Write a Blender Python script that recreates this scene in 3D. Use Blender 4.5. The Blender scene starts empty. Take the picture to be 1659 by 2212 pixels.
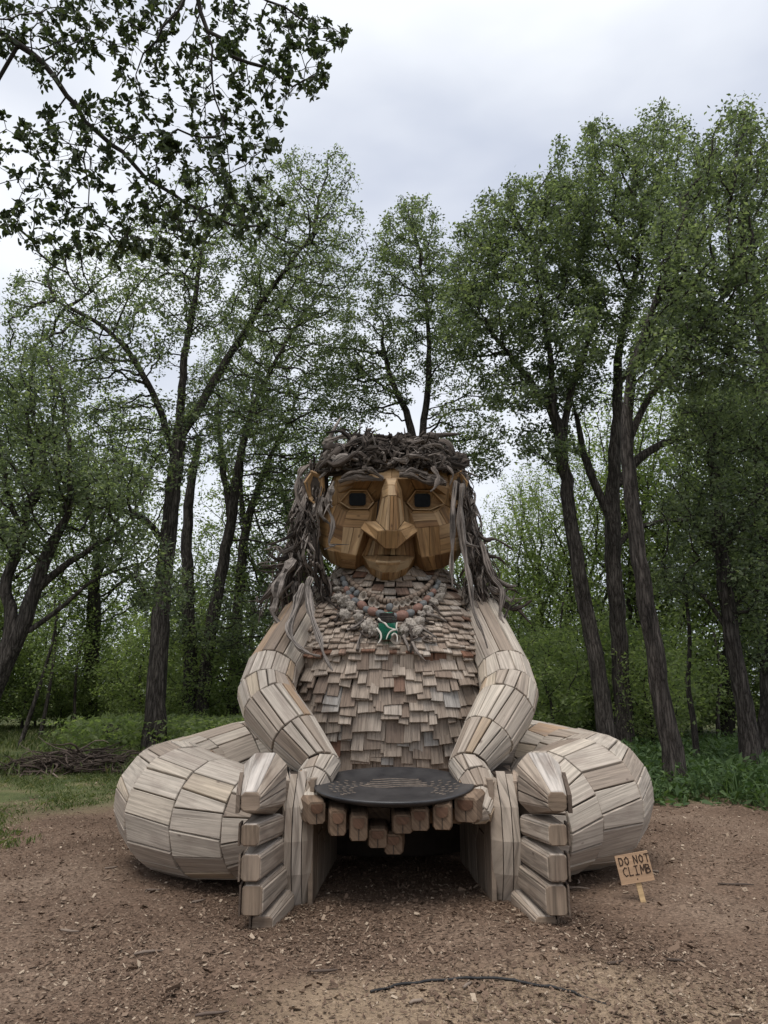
import bpy, bmesh, math, random
import numpy as np
from mathutils import Vector, Matrix, noise

random.seed(7); RNG = np.random.default_rng(11)
SC = bpy.context.scene
COL = SC.collection

# ------------------------------------------------------------------ camera
TILT = math.radians(14.4); CAMZ = 1.55
F, CX, CY = 1534.0, 829.5, 1106.0            # focal length and centre on a 1659 x 2212 picture grid
cam = bpy.data.cameras.new('camera'); camo = bpy.data.objects.new('camera', cam); COL.objects.link(camo)
cam.sensor_fit = 'VERTICAL'; cam.sensor_height = 24.0; cam.sensor_width = 18.0
cam.lens = F / 2212 * 24.0; cam.clip_start = 0.05; cam.clip_end = 2000
camo.location = (0, 0, CAMZ); camo.rotation_euler = (math.pi/2 + TILT, 0, 0)
SC.camera = camo

# ------------------------------------------------------------------ sky and sun (overcast)
SUN_EL, SUN_AZ = math.radians(70), math.radians(200)     # azimuth clockwise from +Y: high, behind the camera, a little left
world = bpy.data.worlds.new('World'); SC.world = world; world.use_nodes = True
wn, wl = world.node_tree.nodes, world.node_tree.links
for n in list(wn): wn.remove(n)
wo = wn.new('ShaderNodeOutputWorld'); bg = wn.new('ShaderNodeBackground'); bg.inputs['Strength'].default_value = 0.10
sky = wn.new('ShaderNodeTexSky'); sky.sky_type = 'NISHITA'; sky.sun_disc = False
sky.sun_elevation = SUN_EL; sky.sun_rotation = SUN_AZ
tc = wn.new('ShaderNodeTexCoord'); mp = wn.new('ShaderNodeMapping'); mp.inputs['Scale'].default_value = (1.0, 1.3, 2.6)
mp.inputs['Location'].default_value = (0.37, 0.2, 0.55)
nz = wn.new('ShaderNodeTexNoise'); nz.inputs['Scale'].default_value = 1.5; nz.inputs['Detail'].default_value = 5; nz.inputs['Roughness'].default_value = 0.48
rp = wn.new('ShaderNodeValToRGB'); e = rp.color_ramp.elements
e[0].position = 0.38; e[0].color = (3.3, 3.55, 4.15, 1); e[1].position = 0.64; e[1].color = (5.3, 5.45, 5.7, 1)
mx = wn.new('ShaderNodeMix'); mx.data_type = 'RGBA'; mx.inputs['Factor'].default_value = 0.93
wl.new(tc.outputs['Generated'], mp.inputs['Vector']); wl.new(mp.outputs['Vector'], nz.inputs['Vector'])
wl.new(nz.outputs['Fac'], rp.inputs['Fac'])
wl.new(sky.outputs['Color'], mx.inputs['A']); wl.new(rp.outputs['Color'], mx.inputs['B'])
wl.new(mx.outputs['Result'], bg.inputs['Color']); wl.new(bg.outputs['Background'], wo.inputs['Surface'])

sun = bpy.data.lights.new('sun', 'SUN'); sun.energy = 1.5; sun.angle = math.radians(35); sun.color = (1.0, 0.96, 0.91)
suno = bpy.data.objects.new('sun', sun); COL.objects.link(suno)
sd = Vector((math.sin(SUN_AZ)*math.cos(SUN_EL), math.cos(SUN_AZ)*math.cos(SUN_EL), math.sin(SUN_EL)))
suno.rotation_euler = sd.to_track_quat('Z', 'Y').to_euler(); suno.location = (-3, -6, 14)
SC.view_settings.view_transform = 'Standard'; SC.view_settings.look = 'None'
SC.view_settings.exposure = 0.98; SC.view_settings.gamma = 1.0; SC.view_settings.use_curve_mapping = False
SC.render.engine = 'CYCLES'
SC.cycles.max_bounces = 6; SC.cycles.diffuse_bounces = 3; SC.cycles.transmission_bounces = 4; SC.cycles.transparent_max_bounces = 4

# ------------------------------------------------------------------ helpers
ct, st = math.cos(TILT), math.sin(TILT)
def W(px, py, Y):
    dx, dy = (px-CX)/F, (CY-py)/F
    yd, zd = ct - dy*st, st + dy*ct
    s = Y/yd
    return np.array((dx*s, Y, CAMZ + zd*s))
def XG(px, Y):                                   # world X of a ground point seen in column px at distance Y
    return (px-CX)/F * (Y*ct - CAMZ*st)
def depth(p): return p[1]*ct + (p[2]-CAMZ)*st
def lerp(a, b, t): return a + (b-a)*t
def unit(v):
    v = np.asarray(v, float); n = np.linalg.norm(v); return v/n if n > 1e-9 else v
def ground_h(x, y):
    return 0.018*math.sin(x*1.3+.5)*math.cos(y*1.1) + 0.010*math.sin(x*3.1+y*2.3)

def link(o, parent=None):
    COL.objects.link(o)
    if parent is not None: o.parent = parent
    return o
def empty(name, loc=(0, 0, 0)):
    o = bpy.data.objects.new(name, None); o.location = loc; o.empty_display_size = .2
    return link(o)
def tag(o, label=None, cat=None, group=None, kind=None):
    if label: o['label'] = label
    if cat: o['category'] = cat
    if group: o['group'] = group
    if kind: o['kind'] = kind
    return o
def mesh_np(name, verts, faces, mat, tint=None, uv=None, smooth=False):
    """verts Nx3, faces: array MxK (K constant) or list of tuples."""
    me = bpy.data.meshes.new(name)
    verts = np.asarray(verts, dtype=np.float32)
    if isinstance(faces, np.ndarray):
        M, K = faces.shape
        me.vertices.add(len(verts)); me.vertices.foreach_set('co', verts.ravel())
        me.loops.add(M*K); me.loops.foreach_set('vertex_index', faces.astype(np.int32).ravel())
        me.polygons.add(M); me.polygons.foreach_set('loop_start', np.arange(0, M*K, K, dtype=np.int32))
        me.update(calc_edges=True)
    else:
        me.from_pydata([tuple(map(float, v)) for v in verts], [], faces)
    if tint is not None:
        a = me.attributes.new('tint', 'FLOAT', 'POINT'); a.data.foreach_set('value', np.asarray(tint, dtype=np.float32))
    if uv is not None:                                # per-vertex uv
        l = me.uv_layers.new(name='UVMap'); vi = np.empty(len(me.loops), np.int32); me.loops.foreach_get('vertex_index', vi)
        l.data.foreach_set('uv', np.asarray(uv, dtype=np.float32)[vi].ravel())
    if smooth: me.polygons.foreach_set('use_smooth', np.ones(len(me.polygons), bool))
    me.materials.append(mat)
    return me
def obj(name, me, parent=None):
    return link(bpy.data.objects.new(name, me), parent)

# ------------------------------------------------------------------ materials
def newmat(name):
    m = bpy.data.materials.new(name); m.use_nodes = True
    nt = m.node_tree; nt.nodes.clear()
    out = nt.nodes.new('ShaderNodeOutputMaterial')
    return m, nt.nodes, nt.links, out
def ramp(nodes, stops, interp='LINEAR'):
    r = nodes.new('ShaderNodeValToRGB'); r.color_ramp.interpolation = interp
    el = r.color_ramp.elements
    while len(el) < len(stops): el.new(0.5)
    for i, (p, c) in enumerate(stops):
        el[i].position = p; el[i].color = (*c, 1)
    return r
def mixc(nodes, links, a, b, fac, mode='MIX'):
    m = nodes.new('ShaderNodeMix'); m.data_type = 'RGBA'; m.blend_type = mode
    for s, v in (('A', a), ('B', b)):
        if hasattr(v, 'is_linked') or hasattr(v, 'links'): links.new(v, m.inputs[s])
        else: m.inputs[s].default_value = (*v, 1)
    if hasattr(fac, 'links'): links.new(fac, m.inputs['Factor'])
    else: m.inputs['Factor'].default_value = fac
    return m.outputs['Result']

def wood_mat(name, stops, grain=0.45, gscale=(2.2, 34), stain=0.35, stain_col=(.16, .12, .09), rough=.8, bump=.25, knot=True, gpos=(.32, .5, .68)):
    m, N, L, out = newmat(name)
    at = N.new('ShaderNodeAttribute'); at.attribute_name = 'tint'
    base = ramp(N, stops); L.new(at.outputs['Fac'], base.inputs['Fac'])
    uv = N.new('ShaderNodeUVMap'); uv.uv_map = 'UVMap'
    mp = N.new('ShaderNodeMapping'); mp.inputs['Scale'].default_value = (*gscale, 1)
    L.new(uv.outputs['UV'], mp.inputs['Vector'])
    n1 = N.new('ShaderNodeTexNoise'); n1.inputs['Scale'].default_value = 1.0; n1.inputs['Detail'].default_value = 6; n1.inputs['Roughness'].default_value = .62
    n1.inputs['Distortion'].default_value = .5
    L.new(mp.outputs['Vector'], n1.inputs['Vector'])
    g = ramp(N, [(gpos[0], (1-grain,)*3), (gpos[1], (.88,)*3), (gpos[2], (1.16,)*3)]); L.new(n1.outputs['Fac'], g.inputs['Fac'])
    c = mixc(N, L, base.outputs['Color'], g.outputs['Color'], 1.0, 'MULTIPLY')
    # blotchy weather stain in plank space
    mp2 = N.new('ShaderNodeMapping'); mp2.inputs['Scale'].default_value = (2.6, 7, 1); L.new(uv.outputs['UV'], mp2.inputs['Vector'])
    n2 = N.new('ShaderNodeTexNoise'); n2.inputs['Scale'].default_value = 1.0; n2.inputs['Detail'].default_value = 5; L.new(mp2.outputs['Vector'], n2.inputs['Vector'])
    s = ramp(N, [(.50, (0,)*3), (.72, (stain,)*3)]); L.new(n2.outputs['Fac'], s.inputs['Fac'])
    c = mixc(N, L, c, stain_col, s.outputs['Color'])
    if knot:
        v = N.new('ShaderNodeTexVoronoi'); v.inputs['Scale'].default_value = 1.0
        mp3 = N.new('ShaderNodeMapping'); mp3.inputs['Scale'].default_value = (3.2, 6.5, 1); L.new(uv.outputs['UV'], mp3.inputs['Vector']); L.new(mp3.outputs['Vector'], v.inputs['Vector'])
        k = ramp(N, [(.03, (.7,)*3), (.085, (0,)*3)]); L.new(v.outputs['Distance'], k.inputs['Fac'])
        c = mixc(N, L, c, (stain_col[0]*.45, stain_col[1]*.4, stain_col[2]*.4), k.outputs['Color'])
    b = N.new('ShaderNodeBsdfPrincipled'); b.inputs['Roughness'].default_value = rough; b.inputs['Specular IOR Level'].default_value = .25
    L.new(c, b.inputs['Base Color'])
    bp = N.new('ShaderNodeBump'); bp.inputs['Strength'].default_value = bump; bp.inputs['Distance'].default_value = .02
    L.new(n1.outputs['Fac'], bp.inputs['Height']); L.new(bp.outputs['Normal'], b.inputs['Normal'])
    L.new(b.outputs['BSDF'], out.inputs['Surface'])
    return m
def plain_mat(name, c1, c2, scale=8, rough=.8, bump=.3, spec=.3, detail=5, dist=.02, coords='Object', stretch=(1, 1, 1)):
    m, N, L, out = newmat(name)
    t = N.new('ShaderNodeTexCoord'); mp = N.new('ShaderNodeMapping'); mp.inputs['Scale'].default_value = stretch
    L.new(t.outputs[coords], mp.inputs['Vector'])
    n = N.new('ShaderNodeTexNoise'); n.inputs['Scale'].default_value = scale; n.inputs['Detail'].default_value = detail; n.inputs['Roughness'].default_value = .6
    L.new(mp.outputs['Vector'], n.inputs['Vector'])
    r = ramp(N, [(.33, c1), (.67, c2)]); L.new(n.outputs['Fac'], r.inputs['Fac'])
    b = N.new('ShaderNodeBsdfPrincipled'); b.inputs['Roughness'].default_value = rough; b.inputs['Specular IOR Level'].default_value = spec
    L.new(r.outputs['Color'], b.inputs['Base Color'])
    bp = N.new('ShaderNodeBump'); bp.inputs['Strength'].default_value = bump; bp.inputs['Distance'].default_value = dist
    L.new(n.outputs['Fac'], bp.inputs['Height']); L.new(bp.outputs['Normal'], b.inputs['Normal'])
    L.new(b.outputs['BSDF'], out.inputs['Surface'])
    return m
def leaf_mat(name, stops, trans=.4, tcol=1.35, rough=.6):
    m, N, L, out = newmat(name)
    at = N.new('ShaderNodeAttribute'); at.attribute_name = 'tint'
    r = ramp(N, stops); L.new(at.outputs['Fac'], r.inputs['Fac'])
    b = N.new('ShaderNodeBsdfPrincipled'); b.inputs['Roughness'].default_value = rough; b.inputs['Specular IOR Level'].default_value = .22
    L.new(r.outputs['Color'], b.inputs['Base Color'])
    t = N.new('ShaderNodeBsdfTranslucent')
    tm = mixc(N, L, r.outputs['Color'], (tcol*1.0, tcol*1.1, tcol*.55), 1.0, 'MULTIPLY'); L.new(tm, t.inputs['Color'])
    ms = N.new('ShaderNodeMixShader'); ms.inputs['Fac'].default_value = trans
    L.new(b.outputs['BSDF'], ms.inputs[1]); L.new(t.outputs['BSDF'], ms.inputs[2]); L.new(ms.outputs['Shader'], out.inputs['Surface'])
    return m
def tint_mat(name, stops, rough=.9):
    m, N, L, out = newmat(name)
    at = N.new('ShaderNodeAttribute'); at.attribute_name = 'tint'
    r = ramp(N, stops); L.new(at.outputs['Fac'], r.inputs['Fac'])
    b = N.new('ShaderNodeBsdfPrincipled'); b.inputs['Roughness'].default_value = rough; b.inputs['Specular IOR Level'].default_value = .2
    L.new(r.outputs['Color'], b.inputs['Base Color']); L.new(b.outputs['BSDF'], out.inputs['Surface'])
    return m

M_LIMB = wood_mat('weathered_plank', [(0, (.24, .185, .14)), (.25, (.36, .295, .235)), (.5, (.445, .385, .32)), (.75, (.52, .455, .375)), (.94, (.47, .38, .275)), (1, (.38, .265, .175))], grain=.45, gscale=(1.5, 48), stain=.60, stain_col=(.25, .20, .165), bump=.25)
M_TOE = wood_mat('rough_sawn_plank', [(0, (.23, .17, .12)), (.3, (.33, .26, .20)), (.6, (.42, .35, .28)), (.85, (.50, .45, .40)), (1, (.36, .24, .15))], grain=.6, gscale=(1.5, 26), stain=.65, stain_col=(.14, .095, .068), bump=.3)
M_FACE = wood_mat('stained_face_wood', [(0, (.155, .080, .033)), (.35, (.255, .145, .060)), (.7, (.335, .20, .090)), (1, (.43, .295, .165))], grain=.58, gscale=(1.6, 26), stain=.62, stain_col=(.115, .052, .02), rough=.6, bump=.2, knot=True)
M_SHINGLE = wood_mat('cedar_shingle', [(0, (.17, .085, .053)), (.10, (.21, .115, .077)), (.2, (.26, .195, .15)), (.5, (.355, .285, .225)), (.8, (.45, .375, .305)), (1, (.40, .37, .335))], grain=.55, gscale=(3.5, 55), stain=.50, stain_col=(.16, .115, .085), bump=.4, knot=False)
M_DRIFT = wood_mat('driftwood', [(0, (.045, .034, .027)), (.35, (.105, .083, .068)), (.7, (.21, .175, .150)), (1, (.38, .33, .29))], grain=.86, gpos=(.40, .52, .62), gscale=(3, 60), stain=.5, stain_col=(.06, .045, .036), bump=.9, rough=.9, knot=False)
M_CORE = plain_mat('gap_shade_core', (.03, .022, .016), (.055, .04, .03), 6)  # near-black inner bodies: shade in the board gaps put into their colour
M_BLACK = plain_mat('blackened_wood', (.018, .018, .02), (.05, .048, .048), 5, rough=.42, bump=.25, spec=.45, stretch=(1, 1, 1))
M_EYE = plain_mat('black_eye_glass', (.004, .005, .007), (.01, .011, .013), 20, rough=.4, bump=.02, spec=.12)
M_BARK = plain_mat('furrowed_bark', (.028, .023, .020), (.115, .098, .086), 9, rough=.95, bump=.9, dist=.05, detail=6, stretch=(1, 1, .18))
def bark_mat(name, c0, c1, c2):
    m, N, L, out = newmat(name)
    t = N.new('ShaderNodeTexCoord'); mp = N.new('ShaderNodeMapping'); mp.inputs['Scale'].default_value = (1, 1, .13); L.new(t.outputs['Object'], mp.inputs['Vector'])
    n = N.new('ShaderNodeTexNoise'); n.inputs['Scale'].default_value = 7; n.inputs['Detail'].default_value = 7; n.inputs['Roughness'].default_value = .7; L.new(mp.outputs['Vector'], n.inputs['Vector'])
    wv = mixc(N, L, mp.outputs['Vector'], n.outputs['Color'], .16)
    v = N.new('ShaderNodeTexVoronoi'); v.feature = 'DISTANCE_TO_EDGE'; v.inputs['Scale'].default_value = 20; L.new(wv, v.inputs['Vector'])
    r = ramp(N, [(.0, c0), (.10, c1), (.45, c2)]); L.new(v.outputs['Distance'], r.inputs['Fac'])
    r2 = ramp(N, [(.35, (.35,)*3), (.65, (1.35,)*3)]); L.new(n.outputs['Fac'], r2.inputs['Fac'])
    c = mixc(N, L, r.outputs['Color'], r2.outputs['Color'], 1, 'MULTIPLY')
    b = N.new('ShaderNodeBsdfPrincipled'); b.inputs['Roughness'].default_value = .95; b.inputs['Specular IOR Level'].default_value = .15; L.new(c, b.inputs['Base Color'])
    bp = N.new('ShaderNodeBump'); bp.inputs['Strength'].default_value = 1.; bp.inputs['Distance'].default_value = .05; L.new(v.outputs['Distance'], bp.inputs['Height']); L.new(bp.outputs['Normal'], b.inputs['Normal'])
    L.new(b.outputs['BSDF'], out.inputs['Surface']); return m
M_BARK = bark_mat('ridged_bark', (.020, .017, .014), (.064, .054, .047), (.135, .117, .103))
M_BARKD = plain_mat('dark_twig_bark', (.018, .015, .013), (.050, .042, .036), 9, rough=.95, bump=.7, dist=.03, stretch=(1, 1, .2))
M_STICK = tint_mat('dry_stick', [(0, (.05, .037, .029)), (.5, (.12, .09, .072)), (1, (.27, .215, .17))])
M_LEAF_A = leaf_mat('elm_leaf', [(0, (.058, .074, .047)), (.35, (.110, .136, .086)), (.7, (.166, .196, .126)), (1, (.25, .28, .17))], trans=.52)
M_LEAF_B = leaf_mat('fresh_understory_leaf', [(0, (.10, .135, .062)), (.5, (.19, .235, .108)), (1, (.27, .31, .15))], trans=.6)
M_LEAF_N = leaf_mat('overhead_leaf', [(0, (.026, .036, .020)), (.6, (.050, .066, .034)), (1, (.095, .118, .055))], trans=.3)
M_GRASS = leaf_mat('grass_blade', [(0, (.065, .088, .034)), (.5, (.115, .143, .058)), (.85, (.175, .19, .088)), (1, (.30, .26, .16))], trans=.35)
M_WEED = leaf_mat('weed_leaf', [(0, (.035, .065, .026)), (.6, (.075, .12, .046)), (1, (.12, .17, .07))], trans=.35)
M_CHIP = tint_mat('wood_chip', [(0, (.062, .040, .028)), (.4, (.148, .099, .069)), (.75, (.212, .152, .108)), (.92, (.275, .208, .150)), (1, (.36, .285, .21))])

# ------------------------------------------------------------------ ground
def make_ground():
    def axis(lim_near, step, far):
        a = list(np.arange(-lim_near, lim_near+1e-6, step)); d = step; x = lim_near
        out = []
        while x < far:
            d *= 1.35; x += d; out.append(x)
        return np.array([-v for v in out[::-1]] + a + out)
    xs = axis(9, .12, 420); ys = axis(8, .12, 420) + 9
    X, Y = np.meshgrid(xs, ys)
    Z = 0.018*np.sin(X*1.3+.5)*np.cos(Y*1.1) + 0.010*np.sin(X*3.1+Y*2.3) + 0.006*np.sin(X*9.7+1.3)*np.sin(Y*8.3) + RNG.normal(0, .004, X.shape)
    far = (np.abs(X) > 14) | (Y > 20); Z[far] *= .3
    v = np.stack([X.ravel(), Y.ravel(), Z.ravel()], 1)
    ny, nx = X.shape
    i = (np.arange(ny-1)[:, None]*nx + np.arange(nx-1)[None]).ravel()
    f = np.stack([i, i+1, i+1+nx, i+nx], 1)
    m, N, L, out = newmat('mulch_and_grass')
    t = N.new('ShaderNodeTexCoord')
    n1 = N.new('ShaderNodeTexNoise'); n1.inputs['Scale'].default_value = .55; n1.inputs['Detail'].default_value = 6; L.new(t.outputs['Object'], n1.inputs['Vector'])
    n2 = N.new('ShaderNodeTexNoise'); n2.inputs['Scale'].default_value = 38; n2.inputs['Detail'].default_value = 8; n2.inputs['Roughness'].default_value = .7; L.new(t.outputs['Object'], n2.inputs['Vector'])
    vo = N.new('ShaderNodeTexVoronoi'); vo.inputs['Scale'].default_value = 55; L.new(t.outputs['Object'], vo.inputs['Vector'])
    soil = ramp(N, [(.34, (.092, .060, .041)), (.5, (.165, .111, .078)), (.66, (.228, .163, .118))]); L.new(n1.outputs['Fac'], soil.inputs['Fac'])
    fine = ramp(N, [(.3, (.45,)*3), (.52, (.95,)*3), (.7, (1.45,)*3)]); L.new(n2.outputs['Fac'], fine.inputs['Fac'])
    c = mixc(N, L, soil.outputs['Color'], fine.outputs['Color'], 1, 'MULTIPLY')
    vr = ramp(N, [(0, (.6,)*3), (.5, (1.0,)*3), (1, (1.3,)*3)]); L.new(vo.outputs['Color'], vr.inputs['Fac'])
    c = mixc(N, L, c, vr.outputs['Color'], .7, 'MULTIPLY')
    # grass beyond the clearing: distance from the clearing centre, noisy edge
    sx = N.new('ShaderNodeSeparateXYZ'); L.new(t.outputs['Object'], sx.inputs['Vector'])
    def math_(op, a, b=None):
        q = N.new('ShaderNodeMath'); q.operation = op
        for k, v_ in enumerate((a, b)):
            if v_ is None: continue
            if hasattr(v_, 'links'): L.new(v_, q.inputs[k])
            else: q.inputs[k].default_value = v_
        return q.outputs[0]
    dx = math_('DIVIDE', math_('SUBTRACT', sx.outputs['X'], 1.2), 7.6); dy = math_('DIVIDE', math_('SUBTRACT', sx.outputs['Y'], 4.5), 8.3)
    r2 = math_('ADD', math_('MULTIPLY', dx, dx), math_('MULTIPLY', dy, dy))
    ed = math_('ADD', r2, math_('MULTIPLY', math_('SUBTRACT', n1.outputs['Fac'], .5), 1.6))
    ed = math_('ADD', ed, math_('MULTIPLY', math_('SUBTRACT', n2.outputs['Fac'], .5), .8))
    er = ramp(N, [(.0, (0,)*3), (1, (1,)*3)]); e0 = N.new('ShaderNodeMapRange'); e0.inputs['From Min'].default_value = .85; e0.inputs['From Max'].default_value = 1.5; L.new(ed, e0.inputs['Value'])
    n3 = N.new('ShaderNodeTexNoise'); n3.inputs['Scale'].default_value = 1.3; n3.inputs['Detail'].default_value = 7; L.new(t.outputs['Object'], n3.inputs['Vector'])
    gr = ramp(N, [(.35, (.06, .078, .030)), (.55, (.10, .112, .046)), (.72, (.18, .155, .085))]); L.new(n3.outputs['Fac'], gr.inputs['Fac'])
    gf = mixc(N, L, gr.outputs['Color'], fine.outputs['Color'], .8, 'MULTIPLY')
    c = mixc(N, L, c, gf, e0.outputs['Result'])
    # paler trodden patch in front, where visitors stand
    px_ = math_('DIVIDE', math_('SUBTRACT', sx.outputs['X'], .85), 1.9); py_ = math_('DIVIDE', math_('SUBTRACT', sx.outputs['Y'], 3.9), .85)
    pr = math_('ADD', math_('MULTIPLY', px_, px_), math_('MULTIPLY', py_, py_))
    pe = math_('ADD', pr, math_('MULTIPLY', math_('SUBTRACT', n3.outputs['Fac'], .5), 2.0))
    pm = N.new('ShaderNodeMapRange'); pm.inputs['From Min'].default_value = 1.2; pm.inputs['From Max'].default_value = .3; pm.inputs['To Max'].default_value = .8; L.new(pe, pm.inputs['Value'])
    sand = mixc(N, L, (.33, .245, .165), fine.outputs['Color'], .7, 'MULTIPLY')
    c = mixc(N, L, c, sand, pm.outputs['Result'])
    b = N.new('ShaderNodeBsdfPrincipled'); b.inputs['Roughness'].default_value = .95; b.inputs['Specular IOR Level'].default_value = .12
    L.new(c, b.inputs['Base Color'])
    bp = N.new('ShaderNodeBump'); bp.inputs['Strength'].default_value = .8; bp.inputs['Distance'].default_value = .02
    L.new(n2.outputs['Fac'], bp.inputs['Height']); L.new(bp.outputs['Normal'], b.inputs['Normal'])
    L.new(b.outputs['BSDF'], out.inputs['Surface'])
    g = obj('ground', mesh_np('ground', v, f, m, smooth=True)); tag(g, kind='structure')
make_ground()

# ------------------------------------------------------------------ pieces (planks, shingles, panels)
PIECES = []
def offset_ring(P, nrm, d):
    n = len(P); Q = []
    for i in range(n):
        e1 = unit(P[i]-P[i-1]); e2 = unit(P[(i+1) % n]-P[i])
        n1, n2 = np.cross(nrm, e1), np.cross(nrm, e2)
        k = max(.35, 1+float(n1@n2))
        Q.append(P[i] + (n1+n2)/k*d)
    return Q
def piece(thing, parent, name, pts, out_dir, mat, thick=.03, gap=.010, cham=.005, proud=0., along=None, tint=None, mixed=True):
    P = [np.asarray(p, float) for p in pts]
    c = sum(P)/len(P)
    nrm = np.zeros(3)
    for i in range(len(P)): nrm += np.cross(P[i]-c, P[(i+1) % len(P)]-c)
    nrm = unit(nrm)
    if nrm @ np.asarray(out_dir, float) < 0: P = P[::-1]; nrm = -nrm
    P = [p + nrm*proud for p in P]
    M = offset_ring(P, nrm, gap/2); O = offset_ring(P, nrm, gap/2+cham)
    n = len(P)
    verts = O + [m-nrm*cham for m in M] + [m-nrm*thick for m in M]
    faces = [tuple(range(n))]
    for i in range(n):
        j = (i+1) % n
        faces.append((i, n+i, n+j, j)); faces.append((n+i, 2*n+i, 2*n+j, n+j))
    faces.append(tuple(range(3*n-1, 2*n-1, -1)))
    if along is None:
        el = [P[(i+1) % n]-P[i] for i in range(n)]; along = max(el, key=np.linalg.norm)
    a = unit(along - nrm*(nrm@along)); bdir = np.cross(nrm, a)
    ox, oy = random.uniform(0, 60), random.uniform(0, 60)
    V = np.array(verts)
    uv = np.stack([(V-c)@a+ox, (V-c)@bdir+oy], 1)
    t = random.random() if tint is None else tint
    area = .5*np.linalg.norm(sum(np.cross(P[i]-c, P[(i+1) % n]-c) for i in range(n)))
    view = unit(np.array((0, 0, CAMZ))-c); vis = area*max(0.02, float(nrm@view))/depth(c)**2
    PIECES.append(dict(thing=thing, parent=parent, name=name, V=V, F=faces, uv=uv, t=t, mat=mat, vis=vis))
def flush_pieces(limit=300):
    groups = {}
    for p in PIECES: groups.setdefault((p['thing'].name, p['name']), []).append(p)
    for (tn, nm), L in groups.items():
        L.sort(key=lambda p: -p['vis'])
        for p in L[:limit]:
            o = obj(nm, mesh_np(nm, p['V'], p['F'], p['mat'], np.full(len(p['V']), p['t']), p['uv']), p['parent'])
        rest = L[limit:]
        if rest:
            mats = {}
            V, Fs, uv, t, mi = [], [], [], [], []; k = 0
            for p in rest:
                V.append(p['V']); uv.append(p['uv']); t += [p['t']]*len(p['V'])
                Fs += [tuple(i+k for i in f) for f in p['F']]; mi += [mats.setdefault(p['mat'].name, len(mats))]*len(p['F']); k += len(p['V'])
            me = mesh_np(nm+'s', np.concatenate(V), Fs, bpy.data.materials[list(mats)[0]], t, np.concatenate(uv))
            for mn in list(mats)[1:]: me.materials.append(bpy.data.materials[mn])
            me.polygons.foreach_set('material_index', np.array(mi, np.int32))
            o = gpart('remaining_'+nm+'s', me); tag(o, kind='stuff')
    PIECES.clear()
def quad_planks(thing, parent, name, a, b, c, d, n, out_dir, mat, **kw):
    """quad a-b-c-d, split across a->b into n planks that run a->d."""
    a, b, c, d = [np.asarray(x, float) for x in (a, b, c, d)]
    ts = [0.] + sorted((k+random.uniform(-.18, .18))/n for k in range(1, n)) + [1.]
    us = [0.] + sorted((k+random.uniform(-.18, .18))/n for k in range(1, n)) + [1.]
    for k in range(n):
        q = [lerp(a, b, ts[k]), lerp(a, b, ts[k+1]), lerp(d, c, us[k+1]), lerp(d, c, us[k])]
        piece(thing, parent, name, q, out_dir, mat, along=lerp(d, c, .5)-lerp(a, b, .5), proud=random.uniform(-.003, .004), **kw)

def tube_mesh(name, pts, radii, mat, sides=7, tint=None, noise_amt=0., smooth=True, cap=True, ridge=0.):
    P = [np.asarray(p, float) for p in pts]; n = len(P)
    V, F_, U = [], [], []
    t0 = unit(P[1]-P[0]); ref = unit(np.cross(t0, (0.31, .22, .93) if abs(t0[2]) < .9 else (1, 0, 0)))
    L = 0.; ou = random.uniform(0, 50); rg = [1+ridge*random.uniform(-1, 1) for _ in range(sides)]
    for i in range(n):
        t = unit(P[min(i+1, n-1)]-P[max(i-1, 0)])
        ref = unit(ref - t*(ref@t)); b = np.cross(t, ref)
        if i: L += np.linalg.norm(P[i]-P[i-1])
        for s in range(sides):
            a = 2*math.pi*s/sides
            r = radii[i]*(1+noise_amt*random.uniform(-1, 1))*rg[s]
            V.append(P[i] + (ref*math.cos(a)+b*math.sin(a))*r); U.append((L+ou, abs(a-math.pi)*max(radii)+ou))
        if i:
            for s in range(sides):
                s2 = (s+1) % sides
                F_.append(((i-1)*sides+s, (i-1)*sides+s2, i*sides+s2, i*sides+s))
    if cap:
        F_.append(tuple(range(sides-1, -1, -1))); F_.append(tuple((n-1)*sides+s for s in range(sides)))
    tv = random.random() if tint is None else tint
    me = mesh_np(name, V, F_, mat, np.full(len(V), tv), U)
    if smooth:
        for p in me.polygons: p.use_smooth = len(p.vertices) == 4
    return me
def smooth_path(pts, n):
    P = np.array([np.asarray(p, float) for p in pts]); m = len(P)
    if m == 2: return [lerp(P[0], P[1], t) for t in np.linspace(0, 1, n)]
    out = []
    for t in np.linspace(0, m-1-1e-6, n):
        i = int(t); f = t-i
        p0, p1, p2, p3 = P[max(i-1, 0)], P[i], P[i+1], P[min(i+2, m-1)]
        out.append(.5*((2*p1)+(-p0+p2)*f+(2*p0-5*p1+4*p2-p3)*f*f+(-p0+3*p1-3*p2+p3)*f**3))
    return out

# ------------------------------------------------------------------ the sculpture
G = empty('wooden_giant_sculpture', (.08, 7.8, 0))
tag(G, 'huge seated wooden giant of planks and shingles with driftwood hair', 'sculpture')
GI = Matrix.Translation((-.08, -7.8, 0))
def gpart(name, me, parent=None):
    """a part modelled in world coordinates under the sculpture (whose empty sits at its base)"""
    o = obj(name, me, parent or G)
    if parent is None: o.matrix_parent_inverse = GI
    return o

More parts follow.
